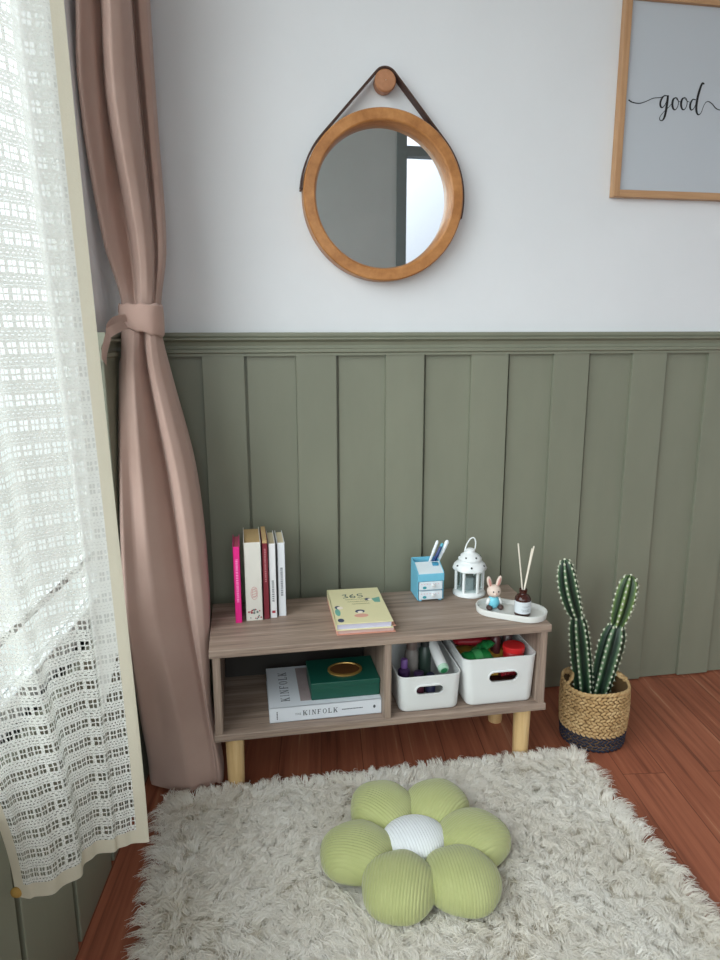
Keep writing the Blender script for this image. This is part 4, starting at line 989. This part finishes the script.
gb = thing('green_box', (0.211, -0.262, KT), 'emerald green lidded box with a gold-rimmed oval on top, on the white KINFOLK book', 'box')
GX0, GX1, GY0, GY1 = 0.1345, 0.2895, -0.3215, -0.208
M_EMER = mat('emerald_card', '0c4a3d', 0.45, 0.08, 40)
MB().box(GX0, GX1, GY0, GY1, KT + 0.0003, KT + 0.0395).build('box_body', M_EMER, gb, bevel=0.0015)
MB().box(GX0 - 0.0008, GX1 + 0.0008, GY0 - 0.0008, GY1 + 0.0008, KT + 0.0275, KT + 0.0410).build('lid', M_EMER, gb, bevel=0.0015)
ec = ((GX0 + GX1) / 2 + 0.006, (GY0 + GY1) / 2 - 0.004)
el = lambda a, b2, z: [(ec[0] + a * math.cos(t), ec[1] + b2 * math.sin(t), z) for t in np.linspace(0, 2 * PI, 41)[:-1]]
zt = KT + 0.0410
em = MB().loft([el(0.040, 0.033, zt), el(0.040, 0.033, zt + 0.003), el(0.035, 0.028, zt + 0.004), el(0.034, 0.027, zt + 0.002)], True).build('emblem_rim', mat('gold_rim', 'b08a4c', 0.35, 0.1, metal=0.6), gb, smooth=True); em['label'] = 'gold oval rim'
mb = MB(); mb.loft([el(0.0345, 0.0275, zt + 0.0022), el(0.0002, 0.0002, zt + 0.0026)], True); mb.build('emblem', mat('bronze_oval', '6b4426', 0.4, 0.25, 60, metal=0.3), em, smooth=True)

# ------------------------------------------------------------------ storage bins
def bin_(name, label, bx, tx, y0, y1, h, slot, rad=0.020):
    """rounded tapering bin, walls 2 mm, stadium hand-hole with a raised lip in its front"""
    (b0, b1), (t0, t1) = bx, tx
    t = thing(name, ((b0 + b1) / 2, (y0 + y1) / 2, ZB), label, 'storage bin', 'white plastic bins in the right bay')
    def ring(f, inset, z):
        xa = b0 + (t0 - b0) * f + inset; xb = b1 + (t1 - b1) * f - inset
        return [(x, y, z) for x, y in rrect(xa, xb, y0 + 0.008 * (1 - f) + inset, y1 - 0.006 * (1 - f) - inset, max(0.004, rad - inset), 7)]
    w = 0.0022; rg = [ring(0, 0.006, ZB + 0.0005), ring(0.01, 0.0015, ZB + 0.003), ring(0.04, 0, ZB + 0.008)]
    for k in range(1, 7): rg.append(ring(0.04 + 0.96 * k / 6, 0, ZB + 0.008 + (h - 0.008) * k / 6))
    rg += [ring(1, -0.0012, ZB + h - 0.001), ring(1, -0.0008, ZB + h + 0.001), ring(1, w, ZB + h + 0.001)]
    for k in range(5, -1, -1): rg.append(ring(0.04 + 0.96 * k / 6, w, ZB + 0.008 + (h - 0.008) * k / 6))
    rg.append(ring(0.02, 0.005, ZB + 0.0045))
    mb = MB(); mb.loft(rg, True, (True, True)); body = mb.build('tub', M_WHITEP, t, smooth=True, angle=50)
    sx0, sx1, sz0, sz1 = slot; r = (sz1 - sz0) / 2 - 1e-4
    st = rrect(sx0, sx1, sz0, sz1, r, 8)
    cu = MB(); cu.prism(st, lambda u, v, d: (u, d, v), y0 - 0.02, y0 + 0.03); cu = cu.build('cutter', M_WHITEP)
    bpy.context.view_layer.update(); cut(body, cu); body.data.set_sharp_from_angle(angle=R(50))
    cx, cz = (sx0 + sx1) / 2, (sz0 + sz1) / 2
    def yf(z): return y0 + 0.008 * (1 - (z - ZB) / h)
    st2 = rrect(sx0 - 0.003, sx1 + 0.003, sz0 - 0.003, sz1 + 0.003, r + 0.003, 8)
    mb = MB(); mb.loft([[(u, yf(v) + 0.003, v) for u, v in st], [(u, yf(v) - 0.0028, v) for u, v in st], [(u, yf(v) - 0.0028, v) for u, v in st2], [(u, yf(v) + 0.001, v) for u, v in st2]], True)
    mb.build('slot_lip', M_WHITEP, t, smooth=True, angle=40)
    return t
bin_('storage_bin', 'smaller white plastic bin with a hand-hole, nearest the cabinet divider', (0.3310, 0.4690), (0.3250, 0.4715), -0.357, -0.165, 0.0895, (0.366, 0.428, ZB + 0.046, ZB + 0.0665))
bin_('storage_bin', 'larger white plastic bin with a hand-hole, at the right end of the cabinet', (0.4870, 0.6470), (0.4745, 0.6510), -0.357, -0.165, 0.1185, (0.536, 0.604, ZB + 0.060, ZB + 0.084))
# contents of the smaller bin
Zc = ZB + 0.0052
def bottle(label, x, y, r, h, m, capm, neck=0.5, cat='bottle', lean=(0, 0)):
    t = thing('bottle', (x, y, Zc), label, cat, 'bottles in the smaller bin'); M4 = Matrix.Rotation(lean[0], 3, 'X') @ Matrix.Rotation(lean[1], 3, 'Y')
    MB().lathe([(r * .9, 0), (r, 0.003), (r, h * 0.74), (r * neck, h * 0.80), (r * neck, h * 0.82)], (x, y, Zc), 24, M4).build('bottle_body', m, t, smooth=True)
    MB().lathe([(r * neck * 1.15, h * 0.805), (r * neck * 1.15, h * 0.985), (r * neck, h)], (x, y, Zc), 20, M4).build('bottle_cap', capm, t, smooth=True)
M_PURP = mat('dark_purple_plastic', '3a2348', 0.35, 0.1); M_VIOL = mat('violet_cap', '6b4a86', 0.4)
bottle('dark purple bottle at the left inside the smaller bin', 0.3500, -0.305, 0.014, 0.105, M_PURP, M_VIOL)
bottle('grey bottle with a brown cap behind the purple one in the smaller bin', 0.3760, -0.270, 0.016, 0.140, mat('smoky_plastic', '77706c', 0.3, 0.12), mat('taupe_cap', '6a5a54', 0.4), 0.7)
bottle('dark green bottle in the middle of the smaller bin', 0.4100, -0.262, 0.015, 0.140, mat('dark_green_plastic', '2b3a33', 0.3, 0.1), mat('black_cap', '1c1f1e', 0.4), 0.6)
bottle('maroon jar showing through the hand-hole of the smaller bin', 0.3800, -0.322, 0.0125, 0.080, mat('maroon_plastic', '5a2c3a', 0.35, 0.1), mat('dark_plum_cap', '30203a', 0.4), 0.8)
bottle('short dark blue bottle low inside the smaller bin', 0.4080, -0.322, 0.0115, 0.072, mat('indigo_plastic', '2a2a44', 0.35, 0.1), mat('indigo_cap', '22223a', 0.4), 0.7)
tube_t = thing('cream_tube', (0.444, -0.30, Zc), 'white tube with a green end leaning against the right wall of the smaller bin', 'tube')
pA, pB = Vector((0.438, -0.322, Zc + 0.090)), Vector((0.418, -0.205, Zc + 0.143)); dd = (pB - pA)
pA = Vector((0.4370, -0.325, ZB + 0.0880)); pB = Vector((0.4240, -0.195, ZB + 0.143)); dd = pB - pA
MB().tube([pA, pA + dd * 0.02, pB], [0.0115, 0.0125, 0.0125], 24).build('tube_body', M_WHITEP, tube_t, smooth=True)
MB().tube([pA - dd * 0.035, pA - dd * 0.02, pA + dd * 0.04], [0.0105, 0.0118, 0.0128], 24).build('tube_cap', mat('pale_green_cap', 'a9cdb4', 0.4), tube_t, smooth=True)
MB().tube([pA - dd * 0.040, pA - dd * 0.034], [0.0078, 0.0078], 20).build('end_disc', mat('green_disc', '2f8a55', 0.4), tube_t, smooth=True)
# contents of the larger bin
def packet(label, c, size, rot, m, name='snack_packet', m2=None):
    """crimped pillow packet"""
    t = thing(name, c, label, 'packet', 'packets in the larger bin'); a, b2, h = size
    M4 = Matrix.Translation(c) @ Euler(rot).to_matrix().to_4x4(); rings = []
    nu = 14
    for i in range(nu + 1):
        u = -1 + 2 * i / nu; pl = (1 - abs(u) ** 4) ** 0.5 if abs(u) < 1 else 0
        hh = h * (0.06 + 0.94 * pl); wv = b2 * (1 - 0.06 * (1 - abs(u)))
        zig = 0.0006 * (1 if i % 2 else -1)
        rings.append([tuple(M4 @ Vector((u * a, wv * math.cos(q), hh * math.sin(q) + 0.0012 * math.sin(9 * u + 3 * q) + zig))) for q in np.linspace(0, 2 * PI, 17)[:-1]])
    o = MB().loft(rings, True, (True, True)).build('wrapper', m, t, smooth=True)
    if m2:
        rr = [[(0.98 * (p[0] - c[0]) + c[0], 0.98 * (p[1] - c[1]) + c[1], p[2] + 0.0012) for p in ring[1:8]] for ring in rings[5:10]]
        MB().loft(rr, False).build('wrapper_band', m2, t, smooth=True)
def foil(name, c, v=0.25): return mat(name, c, 0.3, v, 60, spec=0.6)
M_FG = foil('green_foil', '1a6a33'); M_FR = foil('red_foil', '861a24'); M_FGOLD = foil('gold_foil', 'b58a3a', 0.4); M_FBR = foil('brown_foil', '5c2f22', 0.4)
zb = ZB + 0.1185
# lower layers seen through the hand-hole
packet('gold packet at the left behind the hand-hole of the larger bin', (0.546, -0.326, ZB + 0.074), (0.022, 0.013, 0.010), (R(70), 0, R(4)), M_FGOLD, m2=M_FR)
packet('brown patterned packet in the middle behind the hand-hole of the larger bin', (0.568, -0.318, ZB + 0.072), (0.022, 0.014, 0.009), (R(70), R(8), R(-6)), M_FBR, m2=M_FGOLD)
packet('red packet at the right behind the hand-hole of the larger bin', (0.592, -0.326, ZB + 0.074), (0.020, 0.013, 0.010), (R(70), R(-5), R(8)), M_FR)
packet('brown packet lying flat at the bottom of the larger bin', (0.566, -0.255, ZB + 0.020), (0.062, 0.05, 0.014), (0, 0, R(5)), M_FBR)
packet('dark red packet in the middle layer of the larger bin', (0.566, -0.250, ZB + 0.050), (0.065, 0.05, 0.016), (0, R(3), R(-8)), M_FR)
packet('gold packet under the green packets in the larger bin', (0.560, -0.240, ZB + 0.080), (0.060, 0.045, 0.014), (0, R(-3), R(10)), M_FGOLD)
# top layer
packet('bright green packet at the front of the larger bin', (0.520, -0.312, zb - 0.012), (0.034, 0.020, 0.010), (R(12), R(-6), R(8)), M_FG, m2=foil('light_green_foil', '3f8a52'))
packet('green packet with a pale edge behind the front green one in the larger bin', (0.545, -0.283, zb - 0.006), (0.026, 0.018, 0.009), (R(-10), R(-14), R(30)), foil('mid_green_foil', '23733d'))
packet('long red packet across the middle of the larger bin', (0.533, -0.248, zb - 0.004), (0.050, 0.016, 0.011), (R(10), R(4), R(-4)), M_FR)
packet('dark red packet at the back of the larger bin', (0.560, -0.205, zb + 0.002), (0.060, 0.022, 0.012), (R(14), 0, R(3)), foil('crimson_foil', '6e1a22'))
jar = thing('red_jar', (0.613, -0.305, zb - 0.040), 'bright red round tub with a red lid in the larger bin', 'tub')
MB().lathe([(0.022, 0), (0.024, 0.002), (0.024, 0.030), (0.0225, 0.032)], jar.location, 30).build('tub_body', mat('red_plastic', 'a81a22', 0.35), jar, smooth=True)
MB().lathe([(0.0255, 0.032), (0.0258, 0.034), (0.0258, 0.043), (0.024, 0.045), (0.0005, 0.0455)], jar.location, 30).build('tub_lid', mat('bright_red_plastic', 'd22a2c', 0.35), jar, smooth=True)
for x, y, lb_, c in ((0.585, -0.262, 'slim maroon bottle standing behind the red tub in the larger bin', '5a2a2c'), (0.618, -0.255, 'slim brown bottle at the right back of the larger bin', '4a3232')):
    t = thing('bottle', (x, y, zb - 0.05), lb_, 'bottle', 'slim bottles in the larger bin')
    MB().lathe([(0.011, 0), (0.012, 0.003), (0.012, 0.055), (0.007, 0.062)], t.location, 20).build('bottle_body', mat('tinted_plastic_' + c, c, 0.3, 0.1), t, smooth=True)
    MB().lathe([(0.008, 0.060), (0.008, 0.076), (0.007, 0.078), (0.0005, 0.078)], t.location, 20).build('bottle_cap', mat('tinted_cap_' + c, '7a5a52', 0.4), t, smooth=True)

# ------------------------------------------------------------------ basket and cactus
KC = Vector((0.852, -0.263, 0)); 
bas = thing('woven_basket', KC, 'round woven seagrass basket with a dark navy base on the floor right of the cabinet', 'basket')
M_GRASS = wood('seagrass', [(0.25, '8a6a44'), (0.45, 'b08e60'), (0.6, 'c5a577'), (0.8, 'd8bd92')], (30, 30, 30), 0.7, bump=0.4)
M_NAVY = mat('navy_weave', '1b2033', 0.7, 0.25, 80, bump=0.4)
def brad(z):  # belly outline
    return 0.0765 + 0.006 * math.sin(min(1, max(0, (z - 0.01) / 0.14)) * PI * 0.75)
def weave(mb, z0, z1, rows, n, rim=False):
    hrow = (z1 - z0) / rows
    for i in range(rows):
        z = z0 + hrow * (i + .5); r = brad(z)
        for k in range(n):
            a = 2 * PI * (k + 0.5 * (i % 2)) / n + random.uniform(-.01, .01)
            c = KC + Vector((r * math.cos(a), r * math.sin(a), z + random.uniform(-.0005, .0005)))
            tilt = R(30) * (1 if i % 2 else -1) + random.uniform(-.12, .12)
            Mr = Matrix.Rotation(a, 3, 'Z') @ Matrix.Rotation(tilt, 3, 'X')
            mb.ell(c, (0.0030, PI * r / n * 1.28, hrow * 0.42), Mr, nu=8, nv=6)
mb = MB(); weave(mb, 0.040, 0.150, 12, 40); wv = mb.build('woven_wall', M_GRASS, bas, smooth=True, angle=0)
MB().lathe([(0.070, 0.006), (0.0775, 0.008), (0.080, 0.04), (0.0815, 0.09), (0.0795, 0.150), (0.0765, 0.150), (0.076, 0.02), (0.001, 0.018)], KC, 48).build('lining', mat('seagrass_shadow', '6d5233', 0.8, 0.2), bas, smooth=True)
mb = MB(); weave(mb, 0.002, 0.044, 5, 40); mb.build('navy_base', M_NAVY, bas, smooth=True, angle=0)['label'] = 'dark navy woven base'
mb = MB()
for k in range(44):
    a = 2 * PI * k / 44; c = KC + Vector((0.0795 * math.cos(a), 0.0795 * math.sin(a), 0.153 + 0.003 * math.sin(3 * a)))
    mb.ell(c, (0.0040, 0.0115, 0.0040), Matrix.Rotation(a, 3, 'Z') @ Matrix.Rotation(R(25), 3, 'X'), nu=8, nv=6)
mb.build('braided_rim', M_GRASS, bas, smooth=True, angle=0)
for s, a0 in ((1, R(18)), (-1, R(160))):
    c = KC + Vector((0.077 * math.cos(a0), 0.077 * math.sin(a0), 0.148)); tdir = Vector((-math.sin(a0), math.cos(a0), 0)); pth = []
    inn = Vector((-math.cos(a0), -math.sin(a0), 0))
    for q in np.linspace(0, PI, 14): pth.append(c + tdir * 0.030 * math.cos(q) + Vector((0, 0, 0.018)) * math.sin(q) + inn * 0.020 * math.sin(q))
    mb = MB()
    for w in (0, PI):
        mb.tube([p + Vector((0.0028 * math.cos(i * 1.3 + w), 0.0028 * math.sin(i * 1.3 + w), 0.0028 * math.cos(i * 1.3 + w))) for i, p in enumerate(pth)], 0.0038, 8)
    mb.build('handle', M_GRASS, bas, smooth=True, angle=0)

cac = thing('cactus', (0.855, -0.24, 0.02), 'two-column green ribbed cactus with pale spines growing in the woven basket', 'cactus')
mb = MB(); mb.lathe([(0.001, 0.019), (0.073, 0.019), (0.075, 0.085), (0.05, 0.098), (0.001, 0.102)], KC, 40)
so = mb.build('soil', mat('dark_coir', '4a3526', 0.95, 0.4, 120, bump=0.8), cac, smooth=True, angle=0)
m_c, t_c, b_c = base('cactus_skin')
atc = t_c.n.new('ShaderNodeAttribute'); atc.attribute_name = 'rib'
nz = t_c.noise(t_c.coords(), 40, 3)
t_c.link(t_c.ramp(t_c.math('ADD', t_c.math('MULTIPLY', atc.outputs['Fac'], 0.8), t_c.math('MULTIPLY', nz, 0.2)), [(0.1, '0e1f15'), (0.5, '1f3b26'), (0.95, '6a8562')]), b_c.inputs['Base Color'])
b_c.inputs['Roughness'].default_value = 0.5
m_c2, t_c2, b_c2 = base('young_cactus_skin')
atc = t_c2.n.new('ShaderNodeAttribute'); atc.attribute_name = 'rib'
nz = t_c2.noise(t_c2.coords(), 40, 3)
t_c2.link(t_c2.ramp(t_c2.math('ADD', t_c2.math('MULTIPLY', atc.outputs['Fac'], 0.8), t_c2.math('MULTIPLY', nz, 0.2)), [(0.1, '16280f'), (0.5, '3c562a'), (0.95, '84985f')]), b_c2.inputs['Base Color'])
b_c2.inputs['Roughness'].default_value = 0.5
M_SPINE = mat('pale_areole', 'c9cbb6', 0.8, 0.1)
def stem(p0, p1, rp, mt, ph=0.0, bow=(0, 0, 0), ribs=6, label=None):
    p0, p1 = Vector(p0), Vector(p1); d = p1 - p0; n = 26; seg = ribs * 8
    tq = d.normalized().to_track_quat('Z', 'Y').to_matrix(); rings = []; ribv = []; ar = []
    prof = catmull([(t, r) for t, r in rp], 6); pt = [p[0] for p in prof]; pr_ = [p[1] for p in prof]
    for i in range(n + 1):
        t = i / n; r = float(np.interp(t, pt, pr_)); c = p0 + d * t + Vector(bow) * math.sin(PI * t); ring = []
        for k in range(seg):
            a = 2 * PI * k / seg + ph; w = (0.5 + 0.5 * math.cos(ribs * (a - ph))) ** 0.8
            wav = 1 + 0.035 * math.sin(t * d.length / 0.012 * 2 * PI) * w
            q = r * (0.66 + 0.34 * w) * wav
            ring.append(tuple(c + tq @ Vector((q * math.cos(a), q * math.sin(a), 0)))); ribv.append(w ** 2)
        rings.append(ring)
    mb = MB(); mb.loft(rings, True, (True, True)); nbody = len(mb.v)
    mb.k = 1
    m = int(d.length / 0.0145)
    for j in range(ribs):
        a = 2 * PI * j / ribs + ph
        for i in range(m):
            t = (i + 0.5) / m; r = float(np.interp(t, pt, pr_)) * 1.005; c = p0 + d * t + Vector(bow) * math.sin(PI * t)
            mb.ell(c + tq @ Vector((r * math.cos(a), r * math.sin(a), 0)), (0.0026, 0.0026, 0.0040), tq, nu=6, nv=4)
            for sgn in (-1, 0, 1):
                base_p = c + tq @ Vector((r * math.cos(a), r * math.sin(a), 0)); tip = base_p + tq @ Vector((0.006 * math.cos(a + .7 * sgn), 0.006 * math.sin(a + .7 * sgn), 0.002 * (1 if i % 2 else -1)))
                mb.tube([base_p, tip], [0.0004, 0.0001], 3, False)
    # woolly tip
    mb.ell(p0 + d * 0.995, (0.0035, 0.0035, 0.004), tq, nu=8, nv=6)
    o = mb.build('stem', [mt, M_SPINE], cac, smooth=True, angle=0)
    at = o.data.attributes.new('rib', 'FLOAT', 'POINT'); vals = ribv + [1.0] * (len(mb.v) - nbody); at.data.foreach_set('value', vals)
    if label: o['label'] = label
stem((0.838, -0.245, 0.085), (0.8010, -0.245, 0.328), [(0, .021), (.3, .0245), (.65, .0250), (.88, .021), (1, .012)], m_c, 0.3)
stem((0.8025, -0.245, 0.314), (0.7590, -0.245, 0.470), [(0, .012), (.15, .0195), (.45, .0240), (.75, .0225), (.93, .0150), (1, .004)], m_c, 0.5, bow=(-0.006, 0, 0))
stem((0.866, -0.249, 0.085), (0.9080, -0.249, 0.295), [(0, .023), (.3, .0275), (.7, .031), (.9, .026), (1, .015)], m_c, 0.15)
stem((0.9060, -0.249, 0.282), (0.9350, -0.249, 0.420), [(0, .012), (.2, .0220), (.5, .0265), (.8, .0245), (.94, .0165), (1, .004)], m_c2, 0.35, bow=(0.002, 0, 0), label='lighter green upper segment')

# ------------------------------------------------------------------ daylight
SKY_BASE, SKY_PEAK = 2.2, 8.5
wd = bpy.data.worlds.new('daylight'); SC.world = wd; wd.use_nodes = True
nt = wd.node_tree; bg = nt.nodes['Background']
tcw = nt.nodes.new('ShaderNodeTexCoord'); sp = nt.nodes.new('ShaderNodeSeparateXYZ'); nt.links.new(tcw.outputs['Generated'], sp.inputs[0])
rp = nt.nodes.new('ShaderNodeValToRGB'); rp.color_ramp.elements[0].position = 0.40; rp.color_ramp.elements[1].position = 0.62
rp.color_ramp.elements[0].color = (0.55, 0.57, 0.55, 1); rp.color_ramp.elements[1].color = (0.95, 0.98, 1.0, 1)
ma = nt.nodes.new('ShaderNodeMath'); ma.operation = 'MULTIPLY_ADD'; ma.inputs[1].default_value = 0.5; ma.inputs[2].default_value = 0.5
nt.links.new(sp.outputs['Z'], ma.inputs[0]); nt.links.new(ma.outputs[0], rp.inputs['Fac']); nt.links.new(rp.outputs['Color'], bg.inputs['Color'])
# the sky is brighter towards the hidden sun, behind and to the left
nrm_ = nt.nodes.new('ShaderNodeVectorMath'); nrm_.operation = 'NORMALIZE'; nt.links.new(tcw.outputs['Generated'], nrm_.inputs[0])
dt = nt.nodes.new('ShaderNodeVectorMath'); dt.operation = 'DOT_PRODUCT'; dt.inputs[1].default_value = Vector((-0.44, -0.72, 0.56)).normalized()
nt.links.new(nrm_.outputs['Vector'], dt.inputs[0])
mr = nt.nodes.new('ShaderNodeMapRange'); mr.interpolation_type = 'SMOOTHSTEP'
for i_, v_ in ((1, 0.55), (2, 1.0), (3, SKY_BASE), (4, SKY_PEAK)): mr.inputs[i_].default_value = v_
nt.links.new(dt.outputs['Value'], mr.inputs[0]); nt.links.new(mr.outputs[0], bg.inputs['Strength'])
def portal(name, loc, direction, sx, sy):
    L = bpy.data.lights.new(name, 'AREA'); L.shape = 'RECTANGLE'; L.size = sx; L.size_y = sy
    o = bpy.data.objects.new(name, L); COL.objects.link(o); o.location = loc
    o.rotation_euler = Vector(direction).to_track_quat('-Z', 'Y').to_euler()
    L.cycles.is_portal = True
    return o
ctr = W((S0 + S1) / 2, -0.06, (ZW0 + ZW1) / 2)
portal('window_daylight', ctr, nl, S1 - S0, ZW1 - ZW0)
portal('rear_daylight', ((DX0 + DX1) / 2, YR - 0.08, (DZ0 + DZ1) / 2), (0, 1, 0), DX1 - DX0, DZ1 - DZ0)

portal('fill_window_daylight', ((WX0 + WX1) / 2, YR - 0.11, (WZ0 + WZ1) / 2), (0, 1, 0), WX1 - WX0, WZ1 - WZ0)  # portal for the added fill window

# ------------------------------------------------------------------ camera
yaw, pitch, roll = 0.17385, 0.20731, 0.00277
cy, sy, cp, sp_ = math.cos(yaw), math.sin(yaw), math.cos(pitch), math.sin(pitch)
Fv = Vector((sy * cp, cy * cp, -sp_)); Rv = Vector((cy, -sy, 0)); Dv = Fv.cross(Rv)
R2 = Rv * math.cos(roll) + Dv * math.sin(roll); D2 = -Rv * math.sin(roll) + Dv * math.cos(roll)
cam = bpy.data.cameras.new('camera'); co = bpy.data.objects.new('camera', cam); COL.objects.link(co)
co.matrix_world = Matrix(((R2.x, -D2.x, -Fv.x, 0), (R2.y, -D2.y, -Fv.y, -1.72), (R2.z, -D2.z, -Fv.z, 1.0), (0, 0, 0, 1)))
cam.sensor_fit = 'VERTICAL'; cam.sensor_height = 36; cam.lens = 689.0 / 960 * 36; cam.clip_start = 0.02
SC.camera = co
vs_ = SC.view_settings; vs_.view_transform = 'Standard'; vs_.look = 'None'; vs_.gamma = 1; vs_.use_curve_mapping = False; vs_.exposure = 0.0
SC.cycles.use_denoising = True
SC.cycles.max_bounces = 10; SC.cycles.diffuse_bounces = 6; SC.cycles.transparent_max_bounces = 24; SC.cycles.sample_clamp_indirect = 6
